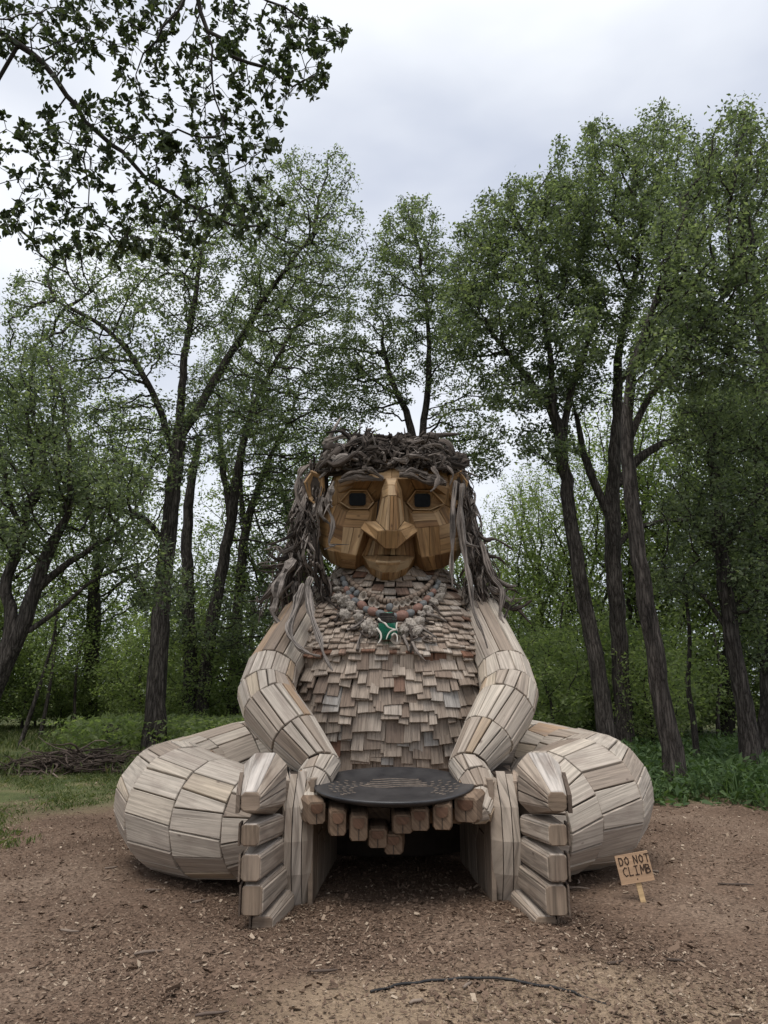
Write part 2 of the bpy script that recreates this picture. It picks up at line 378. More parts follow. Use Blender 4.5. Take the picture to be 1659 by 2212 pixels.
def limb(name, stations, counts, label=None, thick=.03, mat=M_LIMB, th0=0.):
    P = [np.asarray(s[0], float) for s in stations]; R = [s[1] for s in stations]; n = len(P)
    frames = []; ref = None
    for i in range(n):
        t = unit(unit(P[min(i+1, n-1)]-P[i] if i < n-1 else P[i]-P[i-1]) + unit(P[i]-P[i-1] if i else P[1]-P[0]))
        if ref is None: ref = unit(np.cross(t, (0, 0, 1)))
        ref = unit(ref-t*(ref@t)); frames.append((t, ref, np.cross(t, ref)))
    def ring(i, a, r): return P[i] + (frames[i][1]*math.cos(a)+frames[i][2]*math.sin(a))*r
    V, F_ = [], []; S = 24
    for i in range(n):
        for s in range(S): V.append(ring(i, 2*math.pi*s/S, R[i]-thick-.004))
        if i: F_ += [((i-1)*S+s, (i-1)*S+(s+1) % S, i*S+(s+1) % S, i*S+s) for s in range(S)]
    F_.append(tuple(range(S-1, -1, -1))); F_.append(tuple((n-1)*S+s for s in range(S)))
    core = gpart(name, mesh_np(name, V, F_, M_CORE))
    if label: core['label'] = label
    for i in range(n-1):
        N = counts[i]; o0 = th0+random.uniform(0, 6.28/N)
        A = [o0+2*math.pi*(k+random.uniform(-.24, .24))/N for k in range(N)]; A.append(A[0]+2*math.pi)
        B = [a+random.uniform(-.30, .30)*2*math.pi/N*.8 for a in A[:-1]]; B.append(B[0]+2*math.pi)
        r0, r1 = R[i]*random.uniform(.995, 1.005), R[i+1]*random.uniform(.99, 1.01)
        for k in range(N):
            q = [ring(i, A[k], r0), ring(i, A[k+1], r0), ring(i+1, B[k+1], r1), ring(i+1, B[k], r1)]
            ax_ = unit(q[3]-q[0]); ea, eb = random.uniform(-.002, .005), random.uniform(-.002, .005); q = [q[0]-ax_*ea, q[1]-ax_*ea*random.uniform(.2, 1.4), q[2]+ax_*eb, q[3]+ax_*eb*random.uniform(.2, 1.4)]
            am = (A[k]+A[k+1])/2
            od = frames[i][1]*math.cos(am)+frames[i][2]*math.sin(am)
            tn = min(1., max(0., random.gauss(.5, .25)))
            piece(G, core, 'plank', q, od, mat, thick=thick, gap=.016, cham=.004, proud=random.uniform(-.007, .007), along=q[3]-q[0], tint=tn)
    return core

# legs ------------------------------------------------
def leg(side):
    m = .07                                                     # middle plane of the knees
    def X(x): return m + (x-m)*side
    big = 1.0 if side > 0 else .97
    st_ = [((X(-.55), 8.55, .82), .50), ((X(-1.05), 8.42, .80), .54), ((X(-1.52), 8.18, .72), .55), ((X(-1.92), 7.82, .60), .55),
           ((X(-2.05), 7.38, .555), .56), ((X(-1.84), 6.98, .54), .55), ((X(-1.48), 6.68, .51), .50), ((X(-1.10), 6.46, .49), .43), ((X(-.90), 6.36, .50), .36)]
    if side < 0:
        st_ = [((p[0]-.16, p[1], p[2]+.05), r*1.04) if 2 < i < 7 else (p, r) for i, (p, r) in enumerate(st_)]
    return limb('leg', st_, [16, 17, 19, 20, 20, 18, 17, 14], 'crossed leg clad in pale weathered planks, on the left in the picture' if side > 0 else 'crossed leg clad in pale weathered planks, on the right in the picture')
leg(1); leg(-1)
# arms ------------------------------------------------
def arm(left):
    if left:
        s = [((-.70, 8.15, 2.62), .21), ((-.87, 8.03, 2.42), .262), ((-1.125, 7.34, 1.77), .272), ((-1.13, 7.04, 1.56), .278), ((-1.045, 6.85, 1.43), .272), ((-.79, 6.62, 1.185), .24),
             ((-.535, 6.42, .945), .172), ((-.585, 6.28, .85), .155), ((-.61, 6.10, .74), .135), ((-.57, 5.94, .65), .10), ((-.50, 5.90, .60), .03)]
    else:
        s = [((.88, 8.15, 2.62), .21), ((1.05, 8.03, 2.42), .262), ((1.21, 7.34, 1.77), .272), ((1.20, 7.04, 1.56), .278), ((1.125, 6.85, 1.43), .272), ((.925, 6.62, 1.185), .24),
             ((.715, 6.42, .945), .172), ((.765, 6.28, .85), .155), ((.79, 6.10, .74), .135), ((.745, 5.94, .65), .10), ((.675, 5.90, .60), .03)]
    return limb('arm', s, [11, 12, 14, 15, 15, 14, 10, 9, 8, 6], 'plank arm reaching down to the bowl, on the left in the picture' if left else 'plank arm reaching down to the bowl, on the right in the picture')
arm(True); arm(False)

# torso ----------------------------------------------
TZ = np.array([0, .5, .9, 1.3, 1.7, 1.88, 1.93, 2.2, 2.5, 2.75, 3.0, 3.3])
TCY = np.array([8.45, 8.4, 8.36, 8.32, 8.30, 8.30, 8.30, 8.33, 8.38, 8.4, 8.4, 8.4])
TRX = np.array([.95, 1.06, 1.13, 1.17, 1.15, 1.12, 1.15, 1.09, .98, .80, .62, .55])
TRY = np.array([.85, 1.05, 1.18, 1.24, 1.20, 1.15, 1.20, 1.05, .84, .66, .54, .5])
TX = .08
def tsec(z): return np.interp(z, TZ, TCY), np.interp(z, TZ, TRX), np.interp(z, TZ, TRY)
def tpt(th, z, off=0.):                                   # th = 0 faces the camera
    cy, rx, ry = tsec(z); n = 2.35
    c, s = math.cos(th), math.sin(th)
    k = (abs(s)**n + abs(c)**n)**(-1/n)
    return np.array((TX + (rx+off)*k*s, cy-(ry+off)*k*c, z))
def tfront(x, z):
    cy, rx, ry = tsec(z); u = min(.97, abs((x-TX)/rx))
    return cy-ry*(1-u**2.35)**(1/2.35)
def on_torso(px, py, off=.05):
    Y = 7.3
    for _ in range(12):
        p = W(px, py, Y); Y = .5*Y + .5*(tfront(p[0], p[2])-off)
    return W(px, py, Y)
zz = np.linspace(0, 3.3, 34); S = 40
V = [tpt(2*math.pi*s/S, z, -.03) for z in zz for s in range(S)]
Fq = [((i-1)*S+s, (i-1)*S+(s+1) % S, i*S+(s+1) % S, i*S+s) for i in range(1, len(zz)) for s in range(S)]
torso = gpart('torso', mesh_np('torso', V, Fq, M_CORE)); torso['label'] = 'broad belly and chest covered in overlapping cedar shingles'
def shingle(th, z, w, ln, lift, tint, spin=0.):
    cy, rx, ry = tsec(z); p0 = tpt(th, z); p1 = tpt(th, z+.06); up = unit(p1-p0)
    sd = unit(tpt(th+.02, z)-tpt(th-.02, z)); nr = unit(np.cross(sd, up))
    if nr @ (p0-np.array((TX, cy, z))) < 0: nr = -nr
    if spin:
        up2 = up*math.cos(spin)+sd*math.sin(spin); sd = sd*math.cos(spin)-up*math.sin(spin); up = up2
    p0 = p0-up*.045
    lo, hi = lift, -.012
    sk = random.uniform(-.012, .012)
    q = [p0-sd*w/2+nr*lo, p0+sd*w/2+nr*lo+up*sk, p0+sd*w/2+up*ln+nr*hi, p0-sd*w/2+up*ln+nr*hi]
    piece(G, torso, 'shingle', q, nr, M_SHINGLE, thick=random.uniform(.014, .022), gap=.004, cham=.003, along=up, tint=tint)
def shingle_rows(z0, z1, dz, wmin, wmax, lnk, lift, red=0.03, thmax=1.75, spin=.03, redband=None, zj=.42):
    z = z0; k = 0
    while z < z1:
        cy, rx, ry = tsec(z); circ = (rx+ry)/2
        th = -thmax+random.uniform(0, .1)
        while th < thmax:
            w = random.uniform(wmin, wmax)
            dth = w/circ
            r = red
            if redband and redband[0] < z < redband[1]: r = redband[2]
            tint = random.uniform(0, .16) if random.random() < r else min(1., max(.2, random.gauss(.55, .2)))
            zz_ = z+random.uniform(-zj, zj)*dz
            shingle(th+dth/2, zz_, w*1.0, dz*lnk*random.uniform(.9, 1.1), lift*random.uniform(.7, 1.3), tint, random.gauss(0, spin))
            th += dth*random.uniform(.92, 1.02)
        z += dz*random.uniform(.92, 1.06); k += 1
shingle_rows(.42, 1.85, .100, .075, .185, 2.3, .070, .015, spin=.045, zj=.62)
shingle_rows(1.895, 2.42, .060, .075, .15, 2.2, .040, .06, spin=.06, redband=(1.87, 2.0, .22), thmax=1.55)
shingle_rows(2.43, 3.05, .085, .11, .18, 1.7, .035, .15, spin=.10, thmax=1.5)

# feet ------------------------------------------------
def fm(x, side): return .14 + (x-.14)*side
def prism_planks(parent, A, B, nsplit, mat, name='plank', front=True, ctr=None, tints=None):
    """A front polygon, B back polygon (same count): clad the sides (and the front) with planks."""
    n = len(A); A = [np.asarray(p, float) for p in A]; B = [np.asarray(p, float) for p in B]
    c = (sum(A)+sum(B))/(2*n)
    for i in range(n):
        j = (i+1) % n
        q = [A[i], A[j], B[j], B[i]]; od = sum(q)/4-c
        kw = dict(thick=.028, gap=.007, cham=.006)
        quad_planks(G, parent, name, *q, nsplit[i], od, mat, tint=(tints[i] if tints else None), **kw)
    if front: piece(G, parent, name, A, sum(A)/n-c, mat, thick=.028, gap=.007, cham=.006, tint=(tints[-1] if tints else None))
def hull(name, pts, mat, parent=None, shrink=0.):
    bm = bmesh.new()
    c = sum(np.asarray(p, float) for p in pts)/len(pts)
    for p in pts:
        p = np.asarray(p, float); bm.verts.new(tuple(p+(c-p)*shrink))
    bmesh.ops.convex_hull(bm, input=bm.verts)
    me = bpy.data.meshes.new(name); bm.to_mesh(me); bm.free()
    nv = len(me.vertices)
    a = me.attributes.new('tint', 'FLOAT', 'POINT'); a.data.foreach_set('value', np.full(nv, random.random(), np.float32))
    l = me.uv_layers.new(name='UVMap'); ox = random.uniform(0, 40)
    for lp in me.loops:
        co = me.vertices[lp.vertex_index].co; l.data[lp.index].uv = (co.y*1.0+co.z*.4+ox, co.x+co.z*.9+ox)
    me.materials.append(mat)
    return gpart(name, me, parent)
def block(cx, w, z0, z1, Y, ch):
    """chamfered rectangle section at distance Y"""
    return [(cx-w/2+ch, Y, z0), (cx+w/2-ch, Y, z0), (cx+w/2, Y, z0+ch), (cx+w/2, Y, z1-ch), (cx+w/2-ch, Y, z1), (cx-w/2+ch, Y, z1), (cx-w/2, Y, z1-ch), (cx-w/2, Y, z0+ch)]
def foot(side):
    wh = 'left' if side > 0 else 'right'
    def mm(L): return [(fm(p[0], side), p[1], p[2]) for p in L]
    toes = [  # front: cx, w, z0, z1, Y, chamfer ; back: ...   (x for the left foot)
        ((-.940, .14, .750, .885, 5.34, .026), (-.925, .34, .655, 1.11, 5.86, .09)),
        ((-.935, .135, .525, .670, 5.36, .020), (-.90, .27, .500, .655, 5.90, .026)),
        ((-.925, .140, .295, .470, 5.38, .020), (-.885, .27, .310, .490, 5.92, .026)),
        ((-.910, .150, .075, .270, 5.40, .020), (-.865, .27, .125, .300, 5.94, .026)),
        ((-.845, .150, -.05, .060, 5.47, .020), (-.80, .24, -.05, .11, 5.96, .03))]
    for k, (a, b) in enumerate(toes):
        A, B = mm(block(*a)), mm(block(*b))
        core = hull('toe', A+B, M_CORE, shrink=.10)
        core['label'] = ('big toe' if k == 0 else 'smaller toe')+f' built of sawn boards, on the {wh} foot'
        ns = [1]*8; ns[2] = 1 if k else 3; ns[6] = 1 if k else 3; ns[4] = 1
        tt = [.2, .4, .5, .55, .6, .4, .2, .25, random.uniform(.0, .18)]
        tt = [min(1, max(0, t+random.uniform(-.12, .12))) for t in tt]
        if k == 0: tt[4] = .84; tt[5] = .8
        prism_planks(core, A, B, ns, M_TOE, tints=tt)
        # toenail: a dark curved board on the outer side near the tip
        xo = -1.011 if k == 0 else a[0]-a[1]/2-.001
        zc0, zc1 = (a[2]+.005, a[3]+.005) if k else (.745, .985)
        y0, y1 = a[4]-.012, a[4]+(.30 if k == 0 else .12)
        lean = .040 if k == 0 else .004
        pts = [(xo-.028, y0, zc0), (xo, y0, zc0), (xo-.028, y0, zc1-.12 if k == 0 else zc1), (xo, y0, zc1-.12 if k == 0 else zc1),
               (xo-.028-lean, y1, zc0), (xo-lean, y1, zc0), (xo-.028-lean, y1, zc1), (xo-lean, y1, zc1),
               (xo-.036-lean*.5, (y0+y1)/2, (zc0+zc1)/2+.02), (xo-.036-lean*.5, (y0+y1)/2, (zc0+zc1)/2-.05)]
        if k: pts = [(p[0]+(.016 if p[0] < xo-.02 else 0), p[1], p[2]) for p in pts]
        hull('toenail', mm(pts), M_NAIL, core)
    # sole plate and body of the foot
    zs = [-.03, .22, .46, .70, .93]
    prof = [(-.66, 6.02), (-.665, 5.90), (-.675, 5.86), (-.68, 5.90), (-.67, 6.02)]          # front edge (x,y) by height
    core_pts = []
    for z, (x, y) in zip(zs, prof):
        core_pts += [(x-.07, y+.03, z), (x+.02, y+.03, z), (-.56, 7.4, z), (-.95, 7.2, z)]
    core = hull('foot', mm(core_pts), M_CORE, shrink=.04); core['label'] = f'upright sole and side boards of the {wh} foot'
    for i in range(4):
        pass
    # front-facing boards: tall vertical planks following the bowed front edge
    xa = [-.765, -.705, -.63, -.55]
    def fe(x, z):                                                   # y of the front at column x
        yb = np.interp(z, zs, [p[1] for p in prof]); return yb + (.0, .0, .02, .10)[min(range(4), key=lambda k: abs(xa[k]-x))]
    for k in range(3):
        x0, x1 = xa[k], xa[k+1]
        zt = [.93, .95, .90][k]
        for za, zb in ((-.03, .46), (.46, zt)):
            pass
        L0 = [np.array((x0+(.015 if z > .8 else 0), fe(x0, z), z)) for z in (-.03, .22, .46, .70, zt)]
        L1 = [np.array((x1+(.015 if z > .8 else 0), fe(x1, z), z)) for z in (-.03, .22, .46, .70, zt)]
        tn = [.62, .70, .58][k]
        V_, F_ = [], []; g_ = .004
        for i in range(5):
            a_, b_ = L0[i].copy(), L1[i].copy(); e_ = unit(b_-a_); a_ += e_*g_; b_ -= e_*g_; bk = np.array((0, .035, 0))
            V_ += mm([a_, b_, b_+bk, a_+bk])
            if i: F_ += [tuple(4*(i-1)+j for j in (c, (c+1) % 4))+tuple(4*i+j for j in ((c+1) % 4, c)) for c in range(4)]
        F_ += [(0, 1, 2, 3), (16, 17, 18, 19)]
        V_ = np.array([np.asarray(v, float) for v in V_]); ox_ = random.uniform(0, 50)
        PIECES.append(dict(thing=G, parent=core, name='plank', V=V_, F=F_, uv=np.stack([V_[:, 2]+ox_, V_[:, 0]+V_[:, 1]*.8+ox_], 1), t=tn+random.uniform(-.08, .08), mat=M_TOE, vis=1.))
    # inner (sole) face: irregular panels running back into the hollow
    def ip(y, z): return (-.548+.06*(y-6.0), y, z)
    panels = [[(6.0, -.03), (6.22, -.03), (6.25, .45), (6.22, .90), (5.98, .90), (5.96, .46)],
              [(6.22, -.03), (6.6, -.03), (6.62, .32), (6.50, .46), (6.25, .45)], [(6.25, .45), (6.50, .46), (6.58, .88), (6.22, .90)],
              [(6.6, -.03), (7.0, -.03), (7.02, .5), (6.62, .32)], [(6.62, .32), (7.02, .5), (7.0, .86), (6.58, .88), (6.50, .46)],
              [(7.0, -.03), (7.5, -.03), (7.5, .84), (7.0, .86), (7.02, .5)]]
    for pn in panels:
        piece(G, core, 'plank', mm([ip(*p) for p in pn]), (side, 0, 0), M_TOE, thick=.035, gap=.010, cham=.004, tint=random.uniform(.1, .45), along=np.array((0, .1, 1.)))
    # top and outer boards of the instep
    quad_planks(G, core, 'plank', *mm([(-.56, 6.02, .87), (-.75, 6.0, .90), (-.88, 6.9, .92), (-.53, 7.0, .86)]), 2, (0, 0, 1), M_TOE, thick=.03)
    quad_planks(G, core, 'plank', *mm([(-.775, 5.98, 0), (-.775, 5.98, .89), (-.93, 6.9, .92), (-.93, 6.9, 0)]), 4, (-side, 0, 0), M_TOE, thick=.03)
M_NAIL = wood_mat('dark_nail_board', [(0, (.09, .065, .048)), (1, (.19, .145, .11))], grain=.5, stain=.5, stain_col=(.05, .035, .026))
foot(1); foot(-1)

# hands and fingers -----------------------------------
def finger(px, py, wpx, hpx, Y, dirx, tint, thumb=False):
    c = W(px, py, Y); s = depth(c)/F; w, h = wpx*s, hpx*s
    ax = unit(np.array((dirx, 1.0, .02 if not thumb else .06)))
    sdv = unit(np.cross(ax, (0, 0, 1))); up = np.cross(sdv, ax)
    ln = .42
    pts = []
    for k, sc, y in ((0, .86, 0.), (1, 1., .05), (1, 1.05, ln)):
        for (a, b) in ((-1, -.75), (-.75, -1), (.75, -1), (1, -.75), (1, .75), (.75, 1), (-.75, 1), (-1, .75)):
            pts.append(c + sdv*a*w/2*sc + up*b*h/2*sc + ax*y)
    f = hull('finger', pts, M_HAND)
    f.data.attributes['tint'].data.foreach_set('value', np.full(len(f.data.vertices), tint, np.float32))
    # nail: rounded board let into the upper part of the finger end
    np_ = []
    for q in range(9):
        a = math.pi*q/8
        o = c + sdv*math.cos(a)*w*.30 + up*(h*.18 - math.sin(a)*h*.20)
        np_ += [o-ax*.012, o+ax*.01]
    np_ += [c+sdv*w*.30+up*h*.34-ax*.010, c-sdv*w*.30+up*h*.34-ax*.010, c+sdv*w*.3+up*h*.34+ax*.01, c-sdv*w*.3+up*h*.34+ax*.01]
    hull('fingernail', np_, M_FNAIL, f)
    # seam below the nail
    hull('seam', [c+up*h*.02-ax*.004+sdv*.003, c+up*h*.02-ax*.004-sdv*.003, c-up*h*.42-ax*.004+sdv*.003, c-up*h*.42-ax*.004-sdv*.003,
                  c+up*h*.02+ax*.01+sdv*.003, c-up*h*.42+ax*.01-sdv*.003], M_CORE, f)
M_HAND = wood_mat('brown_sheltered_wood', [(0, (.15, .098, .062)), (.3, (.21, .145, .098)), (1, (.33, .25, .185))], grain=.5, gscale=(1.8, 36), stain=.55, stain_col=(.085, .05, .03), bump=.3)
M_FNAIL = wood_mat('reddish_nail', [(0, (.11, .058, .036)), (1, (.16, .09, .056))], grain=.4, stain=.3, stain_col=(.09, .05, .03), knot=False)
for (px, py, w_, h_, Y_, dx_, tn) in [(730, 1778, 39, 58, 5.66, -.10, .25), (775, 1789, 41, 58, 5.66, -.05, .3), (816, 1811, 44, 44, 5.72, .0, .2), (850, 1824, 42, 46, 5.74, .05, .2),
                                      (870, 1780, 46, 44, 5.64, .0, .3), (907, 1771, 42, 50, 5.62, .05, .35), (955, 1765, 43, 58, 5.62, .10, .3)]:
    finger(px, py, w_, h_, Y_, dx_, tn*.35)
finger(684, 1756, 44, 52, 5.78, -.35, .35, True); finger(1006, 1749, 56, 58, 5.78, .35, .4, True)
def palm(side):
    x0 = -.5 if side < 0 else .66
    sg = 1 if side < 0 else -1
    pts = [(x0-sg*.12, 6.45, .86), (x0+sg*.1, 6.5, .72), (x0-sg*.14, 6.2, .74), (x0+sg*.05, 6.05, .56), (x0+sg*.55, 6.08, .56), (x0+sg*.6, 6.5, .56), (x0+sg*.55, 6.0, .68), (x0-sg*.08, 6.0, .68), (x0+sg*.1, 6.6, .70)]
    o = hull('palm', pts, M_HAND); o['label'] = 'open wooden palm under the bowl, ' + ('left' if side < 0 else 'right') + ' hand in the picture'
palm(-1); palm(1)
blocker = hull('light_block', [(x, y, z) for x in (-.56, .74) for (y, z) in ((6.35, .54), (6.25, .66), (7.25, .50), (7.25, .80), (6.6, .74))], M_HAND)  # added block behind the palms, stops light entering the hollow from above
blocker['label'] = 'block added behind the palms to keep light out of the hollow below the bowl'

# head ------------------------------------------------
FO = W(843, 1138, 7.78); TAU = math.radians(11); SX = 1.262e-3
FN = np.array((0, -math.cos(TAU), -math.sin(TAU))); FV = np.array((0, -math.sin(TAU), math.cos(TAU)))
def fp(x, y, w): return FO + np.array((1., 0, 0))*(x-870)*SX + FV*(640-y)*SX + FN*w
bm = bmesh.new(); bmesh.ops.create_icosphere(bm, subdivisions=3, radius=1)
for v in bm.verts:
    p = v.co; w = -.42+p.y*.62; 
    q = fp(870+p.x*585*(1.0 if p.z < .3 else 1.0), 560-p.z*(430 if p.z < 0 else 500), w); v.co = Vector(q)
me = bpy.data.meshes.new('head'); bm.to_mesh(me); bm.free(); me.materials.append(M_CORE)
HEAD = gpart('head', me); HEAD['label'] = 'broad face of stained brown boards with a long faceted nose'
FPT = dict(
 T0=(380, 110, -.06), T1=(520, 60, .08), T2=(700, 50, .16), T3=(880, 45, .18), T4=(1060, 50, .16), T5=(1250, 65, .08), T6=(1390, 120, -.06),
 F0=(385, 195, .05), F1=(520, 160, .18), F2=(700, 160, .27), F3=(880, 160, .30), F4=(1060, 160, .27), F5=(1250, 165, .18), F6=(1385, 205, .05),
 B0=(310, 300, -.04), B1=(400, 290, .12), B2=(560, 262, .29), B3=(720, 245, .345), B4=(880, 238, .36), B5=(1040, 245, .345), B6=(1210, 268, .29), B7=(1380, 305, .12), B8=(1450, 325, -.04),
 U0=(310, 470, -.04), U1=(400, 440, .10), U2=(490, 520, .22), U3=(695, 520, .23), U4=(760, 420, .17), U5=(985, 420, .17), U6=(1050, 530, .23), U7=(1250, 525, .22), U8=(1360, 455, .10), U9=(1450, 480, -.04),
 C0=(205, 600, -.12), C1=(330, 600, .12), C2=(460, 650, .27), C3=(650, 660, .27), C4=(745, 600, .20), C5=(990, 600, .20), C6=(1090, 660, .27), C7=(1290, 640, .27), C8=(1430, 600, .12), C9=(1540, 600, -.12),
 J0=(208, 775, -.10), J1=(310, 840, .12), J2=(440, 870, .24), J3=(575, 895, .27), J4=(655, 850, .12), J5=(1080, 850, .12), J6=(1140, 910, .27), J7=(1305, 885, .24), J8=(1450, 850, .12), J9=(1540, 780, -.10),
 K0=(250, 890, -.18), K1=(340, 965, -.02), K2=(440, 1000, .06), K3=(560, 1012, .10), K4=(650, 965, .0), K5=(1075, 985, .0), K6=(1190, 1032, .10), K7=(1330, 1005, .06), K8=(1440, 955, -.02), K9=(1505, 895, -.18),
 M0=(690, 730, .17), M1=(775, 800, .22), M3=(965, 800, .22), M4=(1060, 730, .17),
 L0=(628, 900, .15), L1=(760, 890, .24), L2=(858, 900, .27), L3=(960, 892, .24), L4=(1084, 904, .15),
 N0=(675, 935, .27), N1=(745, 948, .42), N2=(855, 955, .48), N3=(950, 948, .43), N4=(1035, 932, .27),
 P0=(690, 1000, .22), P1=(800, 1040, .37), P2=(912, 1038, .37), P3=(1025, 998, .22),
 R0=(640, 985, .02), R1=(700, 1060, .13), R2=(790, 1108, .20), R3=(905, 1108, .20), R4=(1005, 1060, .13), R5=(1075, 985, .02),
 S0=(620, 1010, -.35), S1=(700, 1090, -.30), S2=(790, 1130, -.25), S3=(905, 1130, -.25), S4=(1005, 1090, -.30), S5=(1095, 1010, -.35),
 KK1=(360, 985, -.40), KK2=(450, 1025, -.35), KK3=(560, 1035, -.35), KK6=(1190, 1050, -.35), KK7=(1330, 1025, -.35), KK8=(1430, 960, -.40),
 X0=(225, 400, -.30), X1=(205, 620, -.75), X2=(215, 770, -.75), X3=(290, 900, -.70), Y0=(1525, 400, -.30), Y1=(1540, 620, -.75), Y2=(1530, 775, -.75), Y3=(1450, 900, -.70),
 # eye sockets: hexagonal openings set back
 EL0=(435, 430, .13), EL1=(522, 330, .15), EL2=(662, 330, .16), EL3=(722, 430, .15), EL4=(672, 487, .17), EL5=(520, 487, .17),
 ER0=(1020, 435, .15), ER1=(1092, 332, .16), ER2=(1232, 335, .15), ER3=(1335, 445, .13), ER4=(1212, 497, .17), ER5=(1072, 494, .17))
def fpt(k): return fp(*FPT[k])
M_LIP = wood_mat('pale_lip_wood', [(0, (.22, .13, .06)), (.6, (.27, .165, .08)), (.9, (.40, .28, .16)), (1, (.44, .32, .19))], grain=.3, gscale=(2, 22), stain=.35, stain_col=(.16, .09, .045), rough=.6, bump=.12, knot=False)
def face(keys, n=1, tint=None, rot=0, name='face_board', thick=.03):
    P = [fpt(k) for k in keys]
    tn = tint if tint is not None else random.uniform(.25, .85)
    cc = sum(P)/len(P); od = FN*1.0 + unit(cc-(FO-FN*.3))*.6
    if len(P) == 4 and n > 1:
        P = P[rot:]+P[:rot]
        for _ in range(1): quad_planks(G, HEAD, name, *P, n, od, M_FACE, thick=thick, gap=.0035, cham=.0025, tint=None)
    else: piece(G, HEAD, name, P, od, M_LIP if name == 'lip_board' else M_FACE, thick=thick, gap=.0035, cham=.0025, tint=tn)
for i in range(6): face([f'T{i}', f'T{i+1}', f'F{i+1}', f'F{i}'], 1)
face(['F0', 'F1', 'B2', 'B1'], 2, rot=1); face(['F1', 'F2', 'B3', 'B2'], 2, rot=1); face(['F2', 'F3', 'B4', 'B3'], 1, .8); face(['F3', 'F4', 'B5', 'B4'], 1, .75); face(['F4', 'F5', 'B6', 'B5'], 2, rot=1); face(['F5', 'F6', 'B7', 'B6'], 2, rot=1)
face(['T0', 'F0', 'B1', 'B0']); face(['T6', 'F6', 'B7', 'B8'])
# around the eyes
face(['B1', 'B2', 'EL1', 'EL0'], 2, rot=1); face(['B2', 'B3', 'EL2', 'EL1'], 1, .3); face(['B3', 'U4', 'EL3', 'EL2'], 2, rot=0); face(['B3', 'B4', 'C4', 'U4'][:2]+['U4'], 1, .3)
face(['EL0', 'EL5', 'U2', 'U1']); face(['EL5', 'EL4', 'U3', 'U2'], 1, .6); face(['EL4', 'EL3', 'U4', 'U3']); face(['B1', 'EL0', 'U1']); face(['B0', 'B1', 'U1', 'U0'], 1)
face(['B6', 'B7', 'ER3', 'ER2'], 2, rot=1); face(['B5', 'B6', 'ER2', 'ER1'], 1, .3); face(['B5', 'ER1', 'ER0', 'U5'], 2, rot=0); face(['B4', 'B5', 'U5'], 1, .3)
face(['ER3', 'ER4', 'U7', 'U8']); face(['ER4', 'ER5', 'U6', 'U7'], 1, .6); face(['ER5', 'ER0', 'U5', 'U6']); face(['B7', 'ER3', 'U8']); face(['B8', 'B7', 'U8', 'U9'], 1)
# cheeks
face(['U0', 'U1', 'C1'], 1); face(['U1', 'U2', 'C2', 'C1'], 2, rot=0); face(['U2', 'U3', 'C3', 'C2'], 2, rot=1); face(['U3', 'U4', 'C4', 'C3'], 2, rot=0)
face(['U9', 'U8', 'C8'], 1); face(['U8', 'U7', 'C7', 'C8'], 2, rot=0); face(['U7', 'U6', 'C6', 'C7'], 2, rot=1); face(['U6', 'U5', 'C5', 'C6'], 2, rot=0)
face(['U0', 'C1', 'C0', 'X0']); face(['U9', 'C8', 'C9', 'Y0']); face(['B0', 'U0', 'X0']); face(['B8', 'U9', 'Y0'])
face(['C0', 'C1', 'J1', 'J0'], 2, rot=1); face(['C1', 'C2', 'J2', 'J1'], 2, rot=1); face(['C2', 'C3', 'J3', 'J2'], 2, rot=0); face(['C3', 'M0', 'J4', 'J3'], 2, rot=0)
face(['C9', 'C8', 'J8', 'J9'], 2, rot=1); face(['C8', 'C7', 'J7', 'J8'], 2, rot=1); face(['C7', 'C6', 'J6', 'J7'], 2, rot=0); face(['C6', 'M4', 'J5', 'J6'], 2, rot=0)
face(['J0', 'J1', 'K1', 'K0'], 2, rot=0); face(['J1', 'J2', 'K2', 'K1'], 2, rot=0); face(['J2', 'J3', 'K3', 'K2'], 2, rot=1); face(['J3', 'J4', 'K4', 'K3'], 1, .2)
face(['J9', 'J8', 'K8', 'K9'], 2, rot=0); face(['J8', 'J7', 'K7', 'K8'], 2, rot=0); face(['J7', 'J6', 'K6', 'K7'], 3, rot=0); face(['J6', 'J5', 'K5', 'K6'], 1, .2)
face(['K1', 'K2', 'KK2', 'KK1']); face(['K2', 'K3', 'KK3', 'KK2']); face(['K6', 'K7', 'KK7', 'KK6']); face(['K7', 'K8', 'KK8', 'KK7']); face(['K3', 'K4', 'S0', 'KK3']); face(['K5', 'K6', 'KK6', 'S5'])
face(['K0', 'K1', 'KK1', 'X3']); face(['K9', 'K8', 'KK8', 'Y3'])
# side of the head
face(['X0', 'C0', 'X1']); face(['C0', 'J0', 'X2', 'X1'], 2); face(['J0', 'K0', 'X3', 'X2']); face(['Y0', 'C9', 'Y1']); face(['C9', 'J9', 'Y2', 'Y1'], 2); face(['J9', 'K9', 'Y3', 'Y2'])
# upper lip area
face(['C3', 'C4', 'M1', 'M0']); face(['C6', 'C5', 'M3', 'M4']); face(['M0', 'M1', 'L1', 'L0'], 3, rot=0); face(['M4', 'M3', 'L3', 'L4'], 3, rot=0); face(['M1', 'M3', 'L3', 'L1'], 4, rot=0); face(['M0', 'L0', 'J4']); face(['M4', 'L4', 'J5'])
face(['J4', 'L0', 'R0', 'K4']); face(['J5', 'L4', 'R5', 'K5'])
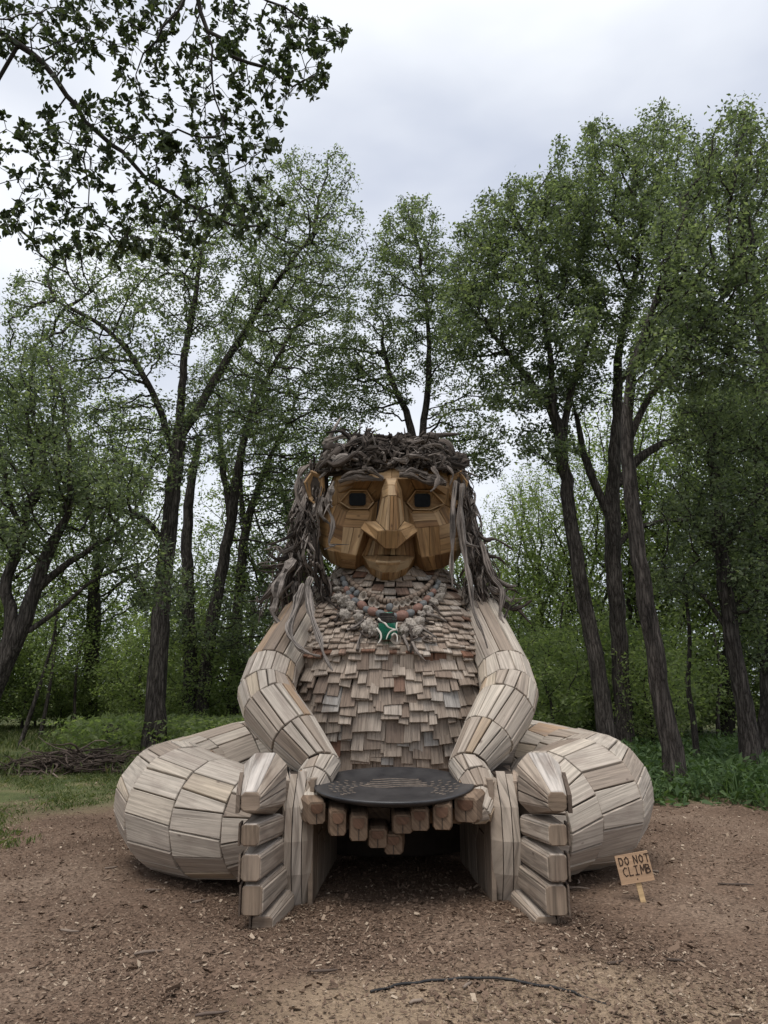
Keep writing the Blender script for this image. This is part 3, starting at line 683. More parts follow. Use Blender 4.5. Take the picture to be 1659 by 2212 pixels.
# lips
face(['L0', 'L1', 'N1', 'N0'], 1, .55, name='lip_board'); face(['L1', 'L2', 'N2', 'N1'], 1, .6, name='lip_board'); face(['L2', 'L3', 'N3', 'N2'], 1, .6, name='lip_board'); face(['L3', 'L4', 'N4', 'N3'], 1, .55, name='lip_board')
face(['L0', 'N0', 'P0'], 1, .9, name='lip_board'); face(['N0', 'N1', 'P1', 'P0'], 1, .95, name='lip_board'); face(['N1', 'N2', 'P1'], 1, .9, name='lip_board'); face(['N2', 'P2', 'P1'], 1, .95, name='lip_board'); face(['N2', 'N3', 'P2'], 1, .9, name='lip_board'); face(['N3', 'N4', 'P3', 'P2'], 1, 1., name='lip_board'); face(['N4', 'L4', 'P3'], 1, .9, name='lip_board')
# chin
face(['L0', 'P0', 'R1', 'R0'], 1, .35); face(['P0', 'P1', 'R2', 'R1'], 2, rot=0); face(['P1', 'P2', 'R3', 'R2'], 2, rot=0); face(['P2', 'P3', 'R4', 'R3'], 2, rot=0); face(['P3', 'L4', 'R5', 'R4'], 1, .35)
for i in range(5): face([f'R{i}', f'R{i+1}', f'S{i+1}', f'S{i}'], 1, .2)
# nose
NP = dict(a0=(830, 236, .40), a1=(925, 236, .40), b0=(793, 330, .36), b1=(965, 330, .36), b0i=(848, 300, .46), b1i=(908, 300, .46),
          c0=(800, 410, .40), c1=(955, 410, .40), c0i=(846, 395, .52), c1i=(918, 395, .52), r0=(775, 430, .20), r1=(985, 430, .20),
          d0=(752, 610, .22), d1=(990, 610, .22), d0i=(826, 688, .60), d1i=(926, 688, .60), e0=(748, 600, .36), e1=(988, 600, .36),
          g0=(612, 665, .30), g1=(645, 602, .27), g2=(765, 690, .53), h0=(1102, 690, .30), h1=(1075, 632, .27), h2=(952, 690, .54),
          t0=(826, 838, .55), t1=(920, 838, .55), u0=(752, 768, .50), u1=(1000, 765, .50), v0=(650, 705, .22), v1=(1085, 725, .22), w0=(770, 800, .24), w1=(970, 800, .24))
nose_core = gpart('nose', mesh_np('nose', [fp(NP[k][0], NP[k][1], NP[k][2]-.05) for k in ('a0', 'a1', 'd0', 'd1', 'd0i', 'd1i', 'g1', 'h1', 'g0', 'h0', 't0', 't1', 'u0', 'u1')],
            [(0, 4, 5, 1), (0, 2, 4), (1, 5, 3), (4, 10, 11, 5), (2, 6, 4), (6, 8, 12, 4), (4, 12, 10), (3, 5, 7), (7, 5, 13, 9), (5, 11, 13)], M_CORE))
nose_core['label'] = 'long straight nose with wide faceted nostrils'
def nf(keys, tint=None, n=1, rot=0):
    P = [fp(*NP[k]) for k in keys]; cc = sum(P)/len(P)
    od = FN*.8 + unit(cc-fp(870, 640, .2))*.6
    if n > 1: P = P[rot:]+P[:rot]; quad_planks(G, nose_core, 'face_board', *P, n, od, M_FACE, thick=.03, gap=.005, cham=.003)
    else: piece(G, nose_core, 'face_board', P, od, M_FACE, thick=.03, gap=.005, cham=.003, tint=random.uniform(.6, 1) if tint is None else tint)
nf(['a0', 'a1', 'b1i', 'b0i'], .95); nf(['b0i', 'b1i', 'c1i', 'c0i'], 1.); nf(['a0', 'b0i', 'c0i', 'c0', 'b0'], .85); nf(['a1', 'b1', 'c1', 'c1i', 'b1i'], .7)
nf(['c0i', 'c1i', 'd1i', 'd0i'], None, 3, 0); nf(['c0', 'c0i', 'd0i', 'e0'], None, 2, 0); nf(['c1i', 'c1', 'e1', 'd1i'], None, 2, 0)
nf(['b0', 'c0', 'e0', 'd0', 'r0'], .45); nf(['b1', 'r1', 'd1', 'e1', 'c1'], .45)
nf(['g1', 'e0', 'd0i', 'g2'], .85); nf(['h1', 'h2', 'd1i', 'e1'], .8); nf(['g0', 'g1', 'g2', 'u0'], .65); nf(['h0', 'u1', 'h2', 'h1'], .75)
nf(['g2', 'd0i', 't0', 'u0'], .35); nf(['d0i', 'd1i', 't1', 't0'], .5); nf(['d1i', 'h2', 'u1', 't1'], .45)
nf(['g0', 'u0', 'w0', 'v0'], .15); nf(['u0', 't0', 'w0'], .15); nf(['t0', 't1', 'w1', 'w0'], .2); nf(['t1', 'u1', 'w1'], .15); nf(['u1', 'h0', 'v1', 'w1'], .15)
# eyes
for keys, pup in ((['EL0', 'EL1', 'EL2', 'EL3', 'EL4', 'EL5'], (510, 655, 350, 460)), (['ER0', 'ER1', 'ER2', 'ER3', 'ER4', 'ER5'], (1080, 1220, 355, 472))):
    H = [FPT[k] for k in keys]; cxh, cyh = sum(h[0] for h in H)/6, sum(h[1] for h in H)/6
    back = [fp(h[0], h[1], .12) for h in H]; frontv = [fp(cxh+(h[0]-cxh)*.97, cyh+(h[1]-cyh)*.97, .158) for h in H]
    eye = gpart('eye', mesh_np('eye', back+frontv, [(6, 7, 8, 9, 10, 11)]+[(i, (i+1) % 6, 6+(i+1) % 6, 6+i) for i in range(6)], M_FACE, np.full(12, .55), [(i*.3, i*.2) for i in range(12)]), HEAD)
    x0, x1, y0, y1 = pup; rc = 24; ring = []
    for (cx_, cy_, a0) in ((x1-rc, y0+rc, 0), (x1-rc, y1-rc, 1), (x0+rc, y1-rc, 2), (x0+rc, y0+rc, 3)):
        for q in range(4):
            a = -math.pi/2 + a0*math.pi/2 + q*math.pi/6; ring.append((cx_+rc*math.cos(a), cy_+rc*math.sin(a)))
    n = len(ring)
    pv = [fp(x, y, .176) for x, y in ring]+[fp(x, y, .14) for x, y in ring]+[fp((x0+x1)/2, (y0+y1)/2, .179)]
    pf = [(i, (i+1) % n, 2*n) for i in range(n)]+[(i, n+i, n+(i+1) % n, (i+1) % n) for i in range(n)]
    gpart('pupil', mesh_np('pupil', pv, pf, M_EYE), eye)
    # raised rim strips round the opening
    for i in range(6):
        a, b = H[i], H[(i+1) % 6]
        def io(h, k, w): return fp(cxh+(h[0]-cxh)*k, cyh+(h[1]-cyh)*k, w)
        lower = (a[1]+b[1])/2 > cyh
        piece(G, HEAD, 'eyelid_strip', [io(a, .97, .212), io(b, .97, .212), io(b, 1.07, .212), io(a, 1.07, .212)], FN, M_FACE, thick=.09, gap=.0, cham=.003, tint=1. if lower else .7)
# ears
for sg, bx in ((-1, 120), (1, 1545)):
    def ep(x, y, w): return fp(bx+sg*-1*x, y, w)
    out_ = [(-30, 240, -.02), (45, 125, -.04), (165, 180, .04), (175, 340, .06), (105, 480, .03), (20, 400, -.02)]
    inn = [(x*.55+45, 300+(y-300)*.5, w-.05) for x, y, w in out_]
    ear = gpart('ear', mesh_np('ear', [ep(*p) for p in out_]+[ep(p[0]+20, p[1], p[2]-.2) for p in out_], [tuple(range(6))]+[(i, 6+i, 6+(i+1) % 6, (i+1) % 6) for i in range(6)], M_CORE))
    ear['label'] = 'pointed board ear among the driftwood hair'
    for i in range(6):
        j = (i+1) % 6
        if i == 0: piece(G, ear, 'face_board', [ep(q[0], q[1], q[2]+.01) for q in inn], FN, M_FACE, thick=.02, gap=.0, cham=.003, tint=.05)
        piece(G, ear, 'face_board', [ep(*out_[i]), ep(*out_[j]), ep(*inn[j]), ep(*inn[i])], FN, M_FACE, thick=.03, gap=.004, cham=.003, proud=.035, tint=random.uniform(.4, .8))

# driftwood ------------------------------------------
def drift(pts, r, parent, name='driftwood_piece', n=None, tint=None, sides=7, wob=.02, blunt=False, fork=.4):
    pts = [np.asarray(p, float) for p in pts]
    n = n or max(7, int(len(pts)*2.5))
    pts = [pts[0]]+[p+np.array([random.gauss(0, wob*.8) for _ in range(3)]) for p in pts[1:-1]]+[pts[-1]]
    P = smooth_path(pts, n)
    ph = [random.uniform(0, 6.28) for _ in range(6)]; fr = random.uniform(3, 8)
    P = [p + np.array((math.sin(fr*i/n*2+ph[0]), math.sin(fr*i/n*2.3+ph[1]), math.sin(fr*i/n*1.9+ph[2])))*wob*.7 for i, p in enumerate(P)]
    R = []
    for i in range(n):
        t = i/(n-1); tp = (.6+.4*min(1, t*5))*(1-.82*t**1.3) if not blunt else (.55+.45*math.sin(math.pi*t)**.6)
        R.append(max(.004, r*tp*(1+.30*math.sin(fr*3*t+ph[3]))*random.uniform(.85, 1.15)))
    me = tube_mesh(name, P, R, M_DRIFT, 9, tint, noise_amt=.13, smooth=False, ridge=.34)
    if random.random() < fork and n > 6 and not blunt:                  # a broken side twig in the same piece
        k = random.randrange(2, n-2); d = unit(P[k+1]-P[k-1]); sdv = unit(np.cross(d, [random.gauss(0, 1) for _ in range(3)]))
        ln = random.uniform(2.5, 6)*r; Q = [P[k], P[k]+(d*.5+sdv)*ln*.5, P[k]+(d*.9+sdv*1.3+np.array((0, 0, random.gauss(0, .4))))*ln]
        m2 = tube_mesh('tmp', smooth_path(Q, 5), [R[k]*.7, R[k]*.6, R[k]*.5, R[k]*.35, R[k]*.15], M_DRIFT, 5, tint, .25)
        bm = bmesh.new(); bm.from_mesh(me); bm.from_mesh(m2); bm.to_mesh(me); bm.free(); bpy.data.meshes.remove(m2)
    return gpart(name, me, parent)
bm = bmesh.new(); bmesh.ops.create_icosphere(bm, subdivisions=3, radius=1)
for v in bm.verts:
    p = v.co
    q = fp(870+p.x*590, 60-p.z*225, -.40+p.y*.56); v.co = Vector(q)
    if p.z < 0: v.co = Vector(fp(870+p.x*590, 60-p.z*700, -.40+p.y*.56-(.25*-p.z)-(.18 if p.y > 0 else 0)*min(1, -p.z*6)))
me = bpy.data.meshes.new('hair'); bm.to_mesh(me); bm.free(); me.materials.append(M_CORE)
HAIR = gpart('hair', me); HAIR['label'] = 'tangled grey driftwood hair hanging to the shoulders'
def tn_drift():
    return min(1, max(0, random.choice((random.gauss(.10, .10), random.gauss(.22, .14), random.gauss(.45, .2), random.gauss(.8, .18)))))
# crown: pieces combed roughly across the top
def scalp(u, s, lift=0.):          # u -1..1 across, s 0 front edge .. 1 top of crown
    a = math.radians(88*s); e_ = max(0., 1-abs(u)**3.2)**.5
    x = 870+u*640*(1-.10*s)
    y = 112 - (250*math.sin(a)+lift/SX*.9*math.sin(a))*(.30+.70*e_) + 30*abs(u)**3
    w = -.36 + (.62+lift)*math.cos(a)*(.25+.75*e_)
    return fp(x, y, w)
for k in range(102):
    u0 = random.uniform(-.98, .98); s0 = random.uniform(0, .8)**1.1; ln = random.uniform(.25, .62)
    d = random.choice((-1, 1)) if abs(u0) < .4 else math.copysign(1, u0)*random.choice((1, 1, -1))
    ds = random.gauss(-.12, .30)
    l0 = random.uniform(-.02, .10)
    pts = [scalp(max(-1, min(1, u0+d*ln*t)), max(0, min(1, s0+ds*t)), l0+.05*math.sin(t*3+k)) for t in (0, .33, .66, 1)]
    drift(pts, random.uniform(.020, .052), HAIR, tint=tn_drift(), wob=.035)
# fringe: short pieces reaching down onto the forehead
for k in range(27):
    u = random.uniform(-.85, .85); sd_ = random.uniform(-.25, .25)
    pts = [scalp(u, .30, .06), scalp(u+sd_*.4, .12, .07), scalp(u+sd_*.8, .0, .05)+FV*-.02, scalp(u+sd_, 0, .03)+FV*random.uniform(-.07, .01)]
    drift(pts, random.uniform(.013, .028), HAIR, tint=tn_drift(), wob=.015)
# side falls between an inner and an outer boundary
YS = [985, 1060, 1130, 1200, 1265, 1335]
LIN, LOUT = [716, 700, 682, 680, 704, 700], [672, 648, 634, 615, 585, 566]
RIN, ROUT = [972, 996, 1008, 1012, 1000, 1022], [1004, 1015, 1027, 1050, 1078, 1100]
def fall(left, s, y, jx=0):
    i_, o_ = (LIN, LOUT) if left else (RIN, ROUT)
    xi, xo = np.interp(y, YS, i_), np.interp(y, YS, o_)
    bulge = math.sin(max(0, min(1, (y-985)/350))*math.pi)*.05
    Yd = 7.70 + .36*s + .12*(y < 1040) - bulge + .05*math.sin(y*.05+s*7) + (.28 if (y < 1105 and s > .45) else 0)
    if y > 1230: Yd = Yd + (.08 if s < .4 else .0)
    return W(lerp(xi, xo, s)+jx, y, Yd)
for left in (True, False):
    for k in range(70 if left else 58):
        s0 = random.random()**.9; y0 = random.uniform(985, 1230); ln = random.uniform(70, 190); s1 = min(1.05, max(-.05, s0+random.gauss(.0, .22)))
        if y0+ln > 1345: ln = 1345-y0
        jit = [random.gauss(0, 5) for _ in range(4)]
        pts = [fall(left, lerp(s0, s1, t), y0+ln*t, jit[i]*(1 if i else 0)) for i, t in enumerate((0, .33, .66, 1))]
        drift(pts, random.choice((random.uniform(.012, .022), random.uniform(.02, .045))), HAIR, tint=tn_drift(), wob=.026)
def thin_roots():
    V, Fs, T, U = [], [], [], []
    for k in range(420):
        if k < 150:
            u = random.uniform(-1, 1); s0 = random.random(); d = random.choice((-1, 1))*random.uniform(.12, .45)
            pts = [scalp(max(-1, min(1, u+d*t)), max(0, min(1, s0+random.gauss(0, .12))), random.uniform(.0, .12)) for t in (0, .4, .7, 1)]
        else:
            left = random.random() < .54; s0 = random.random(); y0 = random.uniform(985, 1270); ln = random.uniform(40, 120); s1 = s0+random.gauss(0, .3)
            pts = [fall(left, max(-.12, min(1.12, lerp(s0, s1, t))), y0+ln*t, random.gauss(0, 6)) + np.array((0, random.uniform(-.10, .03), 0)) for t in (0, .33, .66, 1)]
        P = smooth_path(pts, 7); r = random.uniform(.006, .015); me = tube_mesh('tmp', P, [r*(1-.65*i/6)*random.uniform(.8, 1.2) for i in range(7)], M_DRIFT, 5, None, .2)
        k0 = len(V); V += [tuple(v.co) for v in me.vertices]; Fs += [tuple(i+k0 for i in p.vertices) for p in me.polygons]
        T += [tn_drift()]*len(me.vertices); o_ = random.uniform(0, 40); U += [(v.co.z*1.2+o_, (v.co.x+v.co.y)*.5+o_) for v in me.vertices]
        bpy.data.meshes.remove(me)
    tag(gpart('fine_roots', mesh_np('fine_roots', V, Fs, M_DRIFT, T, U), HAIR), kind='stuff')
thin_roots()
def dpx(L, r, Y, tint, **kw):
    Ys = Y if isinstance(Y, (list, tuple)) else [Y]*len(L)
    return drift([W(x, y, yy) for (x, y), yy in zip(L, Ys)], r, HAIR, tint=tint, n=len(L)*4, **kw)
for k in range(12):                    # stiff pieces jutting out of the crown
    u = random.uniform(-.9, .9); a0 = scalp(u, random.uniform(.45, .95), .02); d = np.array((u*.5+random.gauss(0, .5), random.gauss(-.1, .3), random.uniform(.15, .5)))
    drift([a0-d*.1, a0+d*.18, a0+d*.30+np.array((random.gauss(0, .05), 0, 0)), a0+d*.42], random.uniform(.022, .045), HAIR, tint=tn_drift(), wob=.02, fork=.8)
for k in range(12):                    # and out of the sides, over the shoulders
    lf = k % 2 == 0; y0 = random.uniform(1130, 1290); a0 = fall(lf, .7, y0); sg_ = -1 if lf else 1
    drift([a0, a0+np.array((sg_*.12, -.05, -.10)), a0+np.array((sg_*.22, -.06, -.14+random.uniform(-.1, .1))), a0+np.array((sg_*random.uniform(.28, .42), -.06, -.16+random.uniform(-.12, .16)))], random.uniform(.018, .036), HAIR, tint=tn_drift(), wob=.015, fork=.6)
# distinct long pieces
dpx([(672, 1245), (660, 1272), (672, 1320), (690, 1375), (700, 1412), (719, 1447)], .045, [7.45, 7.4, 7.3, 7.15, 7.05, 6.98], 1., wob=.008)
dpx([(655, 1262), (640, 1315), (624, 1362), (640, 1392), (668, 1408), (692, 1418)], .048, [7.5, 7.4, 7.25, 7.1, 7.02, 7.0], .95, wob=.008)
dpx([(722, 1040), (705, 1085), (722, 1130), (709, 1172), (725, 1180), (700, 1186)], .026, 7.36, .85, wob=.006)
dpx([(719, 1050), (712, 1078), (718, 1096)], .034, 7.30, .95, wob=.005)
dpx([(700, 1075), (690, 1105), (706, 1128), (716, 1140)], .026, 7.35, .8, wob=.006)
dpx([(935, 1008), (948, 1030), (940, 1052), (930, 1062)], .026, [7.25, 7.22, 7.2, 7.22], .7, wob=.004)
dpx([(965, 1005), (978, 1025), (972, 1048)], .024, 7.28, .65, wob=.004)
dpx([(985, 1040), (978, 1110), (976, 1190), (974, 1240), (977, 1272)], .026, [7.35, 7.3, 7.28, 7.26, 7.25], .75, wob=.006)
dpx([(1000, 1045), (992, 1105), (1002, 1190), (1015, 1250), (1022, 1310), (1040, 1360), (1052, 1402)], .038, [7.4, 7.38, 7.36, 7.3, 7.25, 7.2, 7.18], .85, wob=.008)
dpx([(1040, 1170), (1062, 1240), (1085, 1275), (1080, 1330), (1088, 1352), (1098, 1388)], .045, [7.75, 7.7, 7.65, 7.6, 7.55, 7.5], .75, wob=.008)
dpx([(1086, 1300), (1105, 1316), (1130, 1310), (1148, 1297)], .040, [7.9, 7.85, 7.8, 7.78], .02, wob=.004)
dpx([(1078, 1360), (1090, 1330), (1110, 1292)], .018, 7.7, .9, wob=.004)
dpx([(640, 1210), (612, 1245), (598, 1300), (590, 1330), (612, 1352)], .062, [7.75, 7.7, 7.62, 7.6, 7.55], .85, wob=.01)
dpx([(620, 1230), (596, 1270), (560, 1300), (556, 1286)], .038, 7.7, .5, wob=.008)
dpx([(665, 1005), (648, 1020), (640, 1060), (650, 1095), (665, 1108)], .034, [7.9, 7.8, 7.75, 7.7, 7.7], .7, wob=.006)
dpx([(695, 955), (725, 948), (755, 940), (800, 940)], .055, [8.0, 7.95, 7.9, 7.9], .8, wob=.02)
dpx([(810, 938), (830, 950), (860, 942), (880, 948)], .045, 7.9, .35, wob=.02)
dpx([(905, 948), (935, 946), (960, 955), (985, 985)], .065, [8.0, 7.9, 7.8, 7.75], .45, wob=.02)
dpx([(990, 985), (1003, 1000), (996, 1020)], .06, 7.75, .25, wob=.02)
# eyebrows: two layered pieces over each eye
for pts in ([(425, 275), (500, 235), (600, 225), (700, 240), (800, 265)], [(455, 235), (560, 195), (680, 180), (760, 215), (795, 235)], [(440, 262), (520, 212), (620, 198), (690, 205)], [(1120, 215), (1200, 250), (1290, 272), (1345, 285)],
            [(940, 215), (1040, 185), (1130, 205), (1230, 235), (1340, 268)], [(945, 235), (1060, 228), (1150, 250), (1250, 285), (1350, 300)]):
    P = [fp(x, y-4, .29+.13*max(0, 1-((x-870)/560)**2)) for x, y in pts]
    drift(P, .027, G, 'eyebrow_piece', n=20, tint=random.choice((.45, .65)), wob=.010, blunt=True).matrix_parent_inverse = GI
flush_pieces()

# ------------------------------------------------------------------ bowl in the hands
BC = np.array((.077, 6.12, .855)); BT = math.radians(5.5); BR = .645
def bowl_pt(r, a, h):
    wob = 1+.012*math.sin(2*a+.6)+.008*math.sin(5*a+1)
    x, y = math.cos(a)*r*wob, math.sin(a)*r*wob
    return (x, y*math.cos(BT)-h*math.sin(BT), h*math.cos(BT)+y*math.sin(BT))
def bowl_h(r): return -.060*(1-min(1, r/.62)**2.6)
S = 72
prof = [(0.001, bowl_h(0)), (.15, bowl_h(.15)), (.3, bowl_h(.3)), (.42, bowl_h(.42)), (.52, bowl_h(.52)), (.60, bowl_h(.60)), (.635, .004), (.645, -.006), (.635, -.022), (.56, -.055), (.44, -.082), (.3, -.096), (.001, -.10)]
V = [bowl_pt(r, 2*math.pi*s/S, h) for r, h in prof for s in range(S)]
Fq = [((i-1)*S+s, (i-1)*S+(s+1) % S, i*S+(s+1) % S, i*S+s) for i in range(1, len(prof)) for s in range(S)]
bowl = obj('offering_bowl', mesh_np('offering_bowl', V, Fq, M_BLACK, smooth=True)); bowl.location = BC
tag(bowl, 'wide shallow blackened wooden bowl resting on the giant\'s hands', 'bowl')
M_CARVE = plain_mat('pale_carved_wood', (.10, .08, .062), (.22, .175, .14), 30)
def carve(pts2, r=.0045):
    P = []
    for x, y in pts2:
        rr, a = math.hypot(x, y), math.atan2(y, x); P.append(np.array(bowl_pt(rr, a, bowl_h(rr)+.002)))
    return tube_mesh('carved_line', P, [r]*len(P), M_CARVE, 5)
for k in range(5):
    yy = .12+.055*k
    obj('carved_line', carve([(x, yy+.018*math.sin(x*14+k*.4)-.05*x*x) for x in np.linspace(-.26+.02*k, .30-.02*k, 26)], .005), bowl)
dash = None
for sgx in (-1, 1):
    for row in range(4):
        for q in range(7):
            a = math.radians(-42+q*14+row*5); rr = .50-.06*row
            x, y = sgx*(.05+rr*math.cos(a)*.92), rr*math.sin(a)*.75-.02
            if math.hypot(x, y) > .57: continue
            obj('carved_dash', carve([(x-.016, y), (x+.016, y+.006*sgx)], .0045), bowl)

# ------------------------------------------------------------------ necklace
NK = empty('necklace', tuple(on_torso(845, 1350, .05))); tag(NK, 'necklace of river stones, shells, coral and a green glass jar', 'necklace')
NKI = Matrix.Translation(-NK.location)
def nk(name, me, parent=None):
    o = obj(name, me, parent or NK)
    if parent is None: o.matrix_parent_inverse = NKI
    return o
def C6(x, y): return (950+x/2.37)*.6636, (1800+y/2.37)*.6636
def npt(x, y, off=.06): return on_torso(*C6(x, y), off)
M_STONE_R = plain_mat('red_brown_stone', (.15, .078, .058), (.26, .15, .115), 3, rough=.7, bump=.1)
M_STONE_G = plain_mat('blue_grey_stone', (.085, .092, .096), (.18, .18, .175), 3, rough=.7, bump=.1)
M_TAN = plain_mat('tan_wood_bead', (.14, .10, .075), (.27, .205, .155), 14, rough=.8)
M_SHELL = plain_mat('weathered_shell', (.16, .125, .10), (.48, .42, .35), 22, rough=.7, bump=.5, dist=.01)
M_CORAL = plain_mat('pitted_coral', (.17, .14, .115), (.52, .465, .40), 3.0, rough=.9, bump=1., dist=.03)
M_ANTLER = plain_mat('bleached_antler', (.38, .35, .30), (.55, .51, .45), 9, rough=.6, bump=.1)
def ico(name, mat, sub=2, amp=0., seed=0):
    bm = bmesh.new(); bmesh.ops.create_icosphere(bm, subdivisions=sub, radius=1)
    for v in bm.verts:
        if amp: v.co *= 1+amp*noise.noise(v.co*1.7+Vector((seed*3.1, 0, 0)))+amp*.6*noise.noise(v.co*4+Vector((0, seed, 0)))
    me = bpy.data.meshes.new(name); bm.to_mesh(me); bm.free(); me.materials.append(mat)
    for p in me.polygons: p.use_smooth = True
    return me
beadR, beadG, corals = ico('stone_bead', M_STONE_R), ico('stone_bead', M_STONE_G), [ico('coral', M_CORAL, 3, .5, s) for s in range(4)]
def put(name, me, loc, sc, rot=(0, 0, 0)):
    o = nk(name, me); o.location = loc; o.scale = sc; o.rotation_euler = rot; return o
stones = [(398, 205, 24, 'g'), (412, 245, 26, 'g'), (424, 285, 24, 'r'), (440, 316, 22, 'g'), (460, 348, 24, 'r'), (492, 374, 28, 'g'), (543, 405, 33, 'r'), (578, 436, 24, 'g'), (628, 452, 34, 'r'), (685, 470, 30, 'g'), (735, 484, 28, 'r'), (795, 488, 26, 'g'), (848, 484, 40, 'r'), (910, 466, 30, 'g'), (970, 427, 34, 'r'), (1010, 397, 28, 'g'), (1042, 360, 28, 'r'), (1066, 332, 26, 'g'), (1090, 303, 24, 'r'), (1110, 270, 22, 'g'), (1130, 235, 22, 'g'), (500, 312, 22, 'g'), (466, 285, 20, 'g')]
PXM = .6636/2.37/F*7.1
for i, (x, y, r, c) in enumerate(stones):
    s = r*PXM*1.30; nx = stones[min(i+1, 20)]; pv = stones[max(0, min(i, 20)-1)]
    ang = math.atan2(-(nx[1]-pv[1]), nx[0]-pv[0])
    put('stone_bead', beadR if c == 'r' else beadG, npt(x, y, .075), (s*1.12, s*.8, s*.86), (0, -ang, 0))
tub = smooth_path([(*p, 0) for p in ((395, 150), (470, 235), (540, 290), (620, 330), (690, 362), (755, 375), (820, 368), (890, 352), (960, 325), (1020, 285), (1075, 225), (1125, 150))], 27)
for a, b in zip(tub[:-1], tub[1:]):
    p, q = npt(a[0], a[1], .055), npt(b[0], b[1], .055)
    nk('tube_bead', tube_mesh('tube_bead', [lerp(p, q, .06), lerp(p, q, .5), lerp(p, q, .94)], [.027, .031, .027], M_TAN, 8))
# shells: small open cones
def shell_mesh(seed):
    bm = bmesh.new(); R_ = [(0, .0), (.5, .32), (.85, .75), (1.0, 1.0), (.86, .92), (.4, .45)]; S_ = 14
    V = [((r*(1+.08*math.cos(s*2*math.pi/S_*7)))*math.cos(s*2*math.pi/S_), -h, r*math.sin(s*2*math.pi/S_)*.85) for r, h in [(max(r, .01), h) for r, h in R_] for s in range(S_)]
    Fs = [((i-1)*S_+s, (i-1)*S_+(s+1) % S_, i*S_+(s+1) % S_, i*S_+s) for i in range(1, len(R_)) for s in range(S_)]
    return mesh_np('shell', V, Fs, M_SHELL, smooth=True)
SH = shell_mesh(0)
for (x, y, r) in [(563, 345, 34), (622, 380, 32), (664, 405, 24), (800, 402, 24), (850, 396, 22), (897, 382, 24), (938, 376, 20), (970, 362, 22), (1017, 326, 18), (345, 190, 26)]:
    put('shell', SH, npt(x, y, .07), (r*PXM*1.25,)*3, (random.uniform(-.6, .6), random.uniform(0, 6), random.uniform(-.5, .5)))
for (x, y, r) in [(350, 235, 30), (352, 285, 30), (360, 340, 40), (410, 385, 46), (455, 420, 38), (410, 485, 44), (515, 505, 44), (585, 565, 48), (632, 605, 42), (860, 600, 42), (915, 552, 46), (960, 605, 40), (978, 540, 48), (1000, 470, 30), (1050, 440, 40), (1090, 385, 40), (1140, 350, 40), (1150, 300, 34), (1160, 262, 32)]:
    put('coral', random.choice(corals), npt(x, y, .07), (r*PXM*1.22, r*PXM*.85, r*PXM*random.uniform(1., 1.35)), (random.uniform(0, 6), random.uniform(0, 6), random.uniform(0, 6)))
for L in ([(425, 595), (500, 560), (590, 485)], [(435, 570), (480, 590), (545, 560)], [(505, 750), (520, 670), (565, 560)], [(595, 660), (620, 610), (640, 570)], [(905, 575), (925, 660), (915, 770)], [(930, 690), (970, 770), (1035, 838)],
          [(860, 640), (890, 710), (905, 755)], [(985, 560), (1050, 610), (1120, 655)], [(1040, 470), (1110, 490), (1195, 530)], [(1010, 500), (1060, 540), (1100, 545)], [(1080, 390), (1120, 430), (1140, 470)], [(330, 530), (370, 470), (400, 420)], [(270, 350), (310, 390), (365, 440)], [(180, 250), (230, 310), (290, 370), (310, 250)], [(190, 370), (240, 340), (280, 310)], [(660, 560), (640, 610), (590, 655)]):
    P = smooth_path([npt(x, y, .085) for x, y in L], 9)
    R = [.020*(1-.6*i/8)*random.uniform(.8, 1.2) for i in range(9)]
    nk('driftwood_twig', tube_mesh('driftwood_twig', P, R, M_DRIFT, 6, random.choice((.15, .3, .75, .85)), .15))
for k in range(18):                 # bits of root tangled between the corals on both flanks of the necklace
    x, y = random.choice(((random.gauss(370, 40), random.uniform(200, 520)), (random.gauss(1110, 45), random.uniform(270, 480)), (random.gauss(960, 60), random.uniform(500, 640)), (random.gauss(570, 50), random.uniform(520, 640))))
    P = smooth_path([npt(x, y, .07), npt(x+random.gauss(0, 25), y+random.uniform(10, 40), .10), npt(x+random.gauss(0, 40), y+random.uniform(30, 80), .08)], 6)
    nk('root_twig', tube_mesh('root_twig', P, [random.uniform(.008, .017)*(1-.1*i) for i in range(6)], M_DRIFT, 5, random.uniform(.1, .9), .15))
# the jar
gm, N, L, out = newmat('green_glass')
b = N.new('ShaderNodeBsdfPrincipled'); b.inputs['Base Color'].default_value = (.03, .30, .19, 1); b.inputs['Roughness'].default_value = .08; b.inputs['Transmission Weight'].default_value = .55; b.inputs['IOR'].default_value = 1.45
L.new(b.outputs['BSDF'], out.inputs['Surface'])
jc = npt(738, 560, .16); jr, jh = 72*PXM, 105*PXM
prof = [(.01, -1), (.85, -.98), (1, -.88), (1.0, .2), (.95, .45), (.72, .68), (.66, .75), (.66, .95), (.01, .98)]
S = 24; V = [(math.cos(2*math.pi*s/S)*r*jr, math.sin(2*math.pi*s/S)*r*jr, h*jh) for r, h in prof for s in range(S)]
jar = nk('glass_jar', mesh_np('glass_jar', V, [((i-1)*S+s, (i-1)*S+(s+1) % S, i*S+(s+1) % S, i*S+s) for i in range(1, len(prof)) for s in range(S)], gm, smooth=True)); jar.location = jc; jar.rotation_euler = (math.radians(8), math.radians(-4), 0)
for h in (.28, .40, .52, .64, .76, .88):
    rr = np.interp(h, [.2, .45, .68, .75, .95], [1.03, .99, .78, .72, .72])*jr
    P = [np.array((math.cos(a)*rr, math.sin(a)*rr, h*jh+.004*math.sin(a*2))) for a in np.linspace(0, 2*math.pi, 25)]
    nk('jar_cord', tube_mesh('jar_cord', P, [.0085]*25, M_BARKD, 6), jar)
put('stone_cap', ico('stone_cap', M_STONE_G, 2, .2), npt(755, 418, .12), (30*PXM, 24*PXM, 34*PXM))
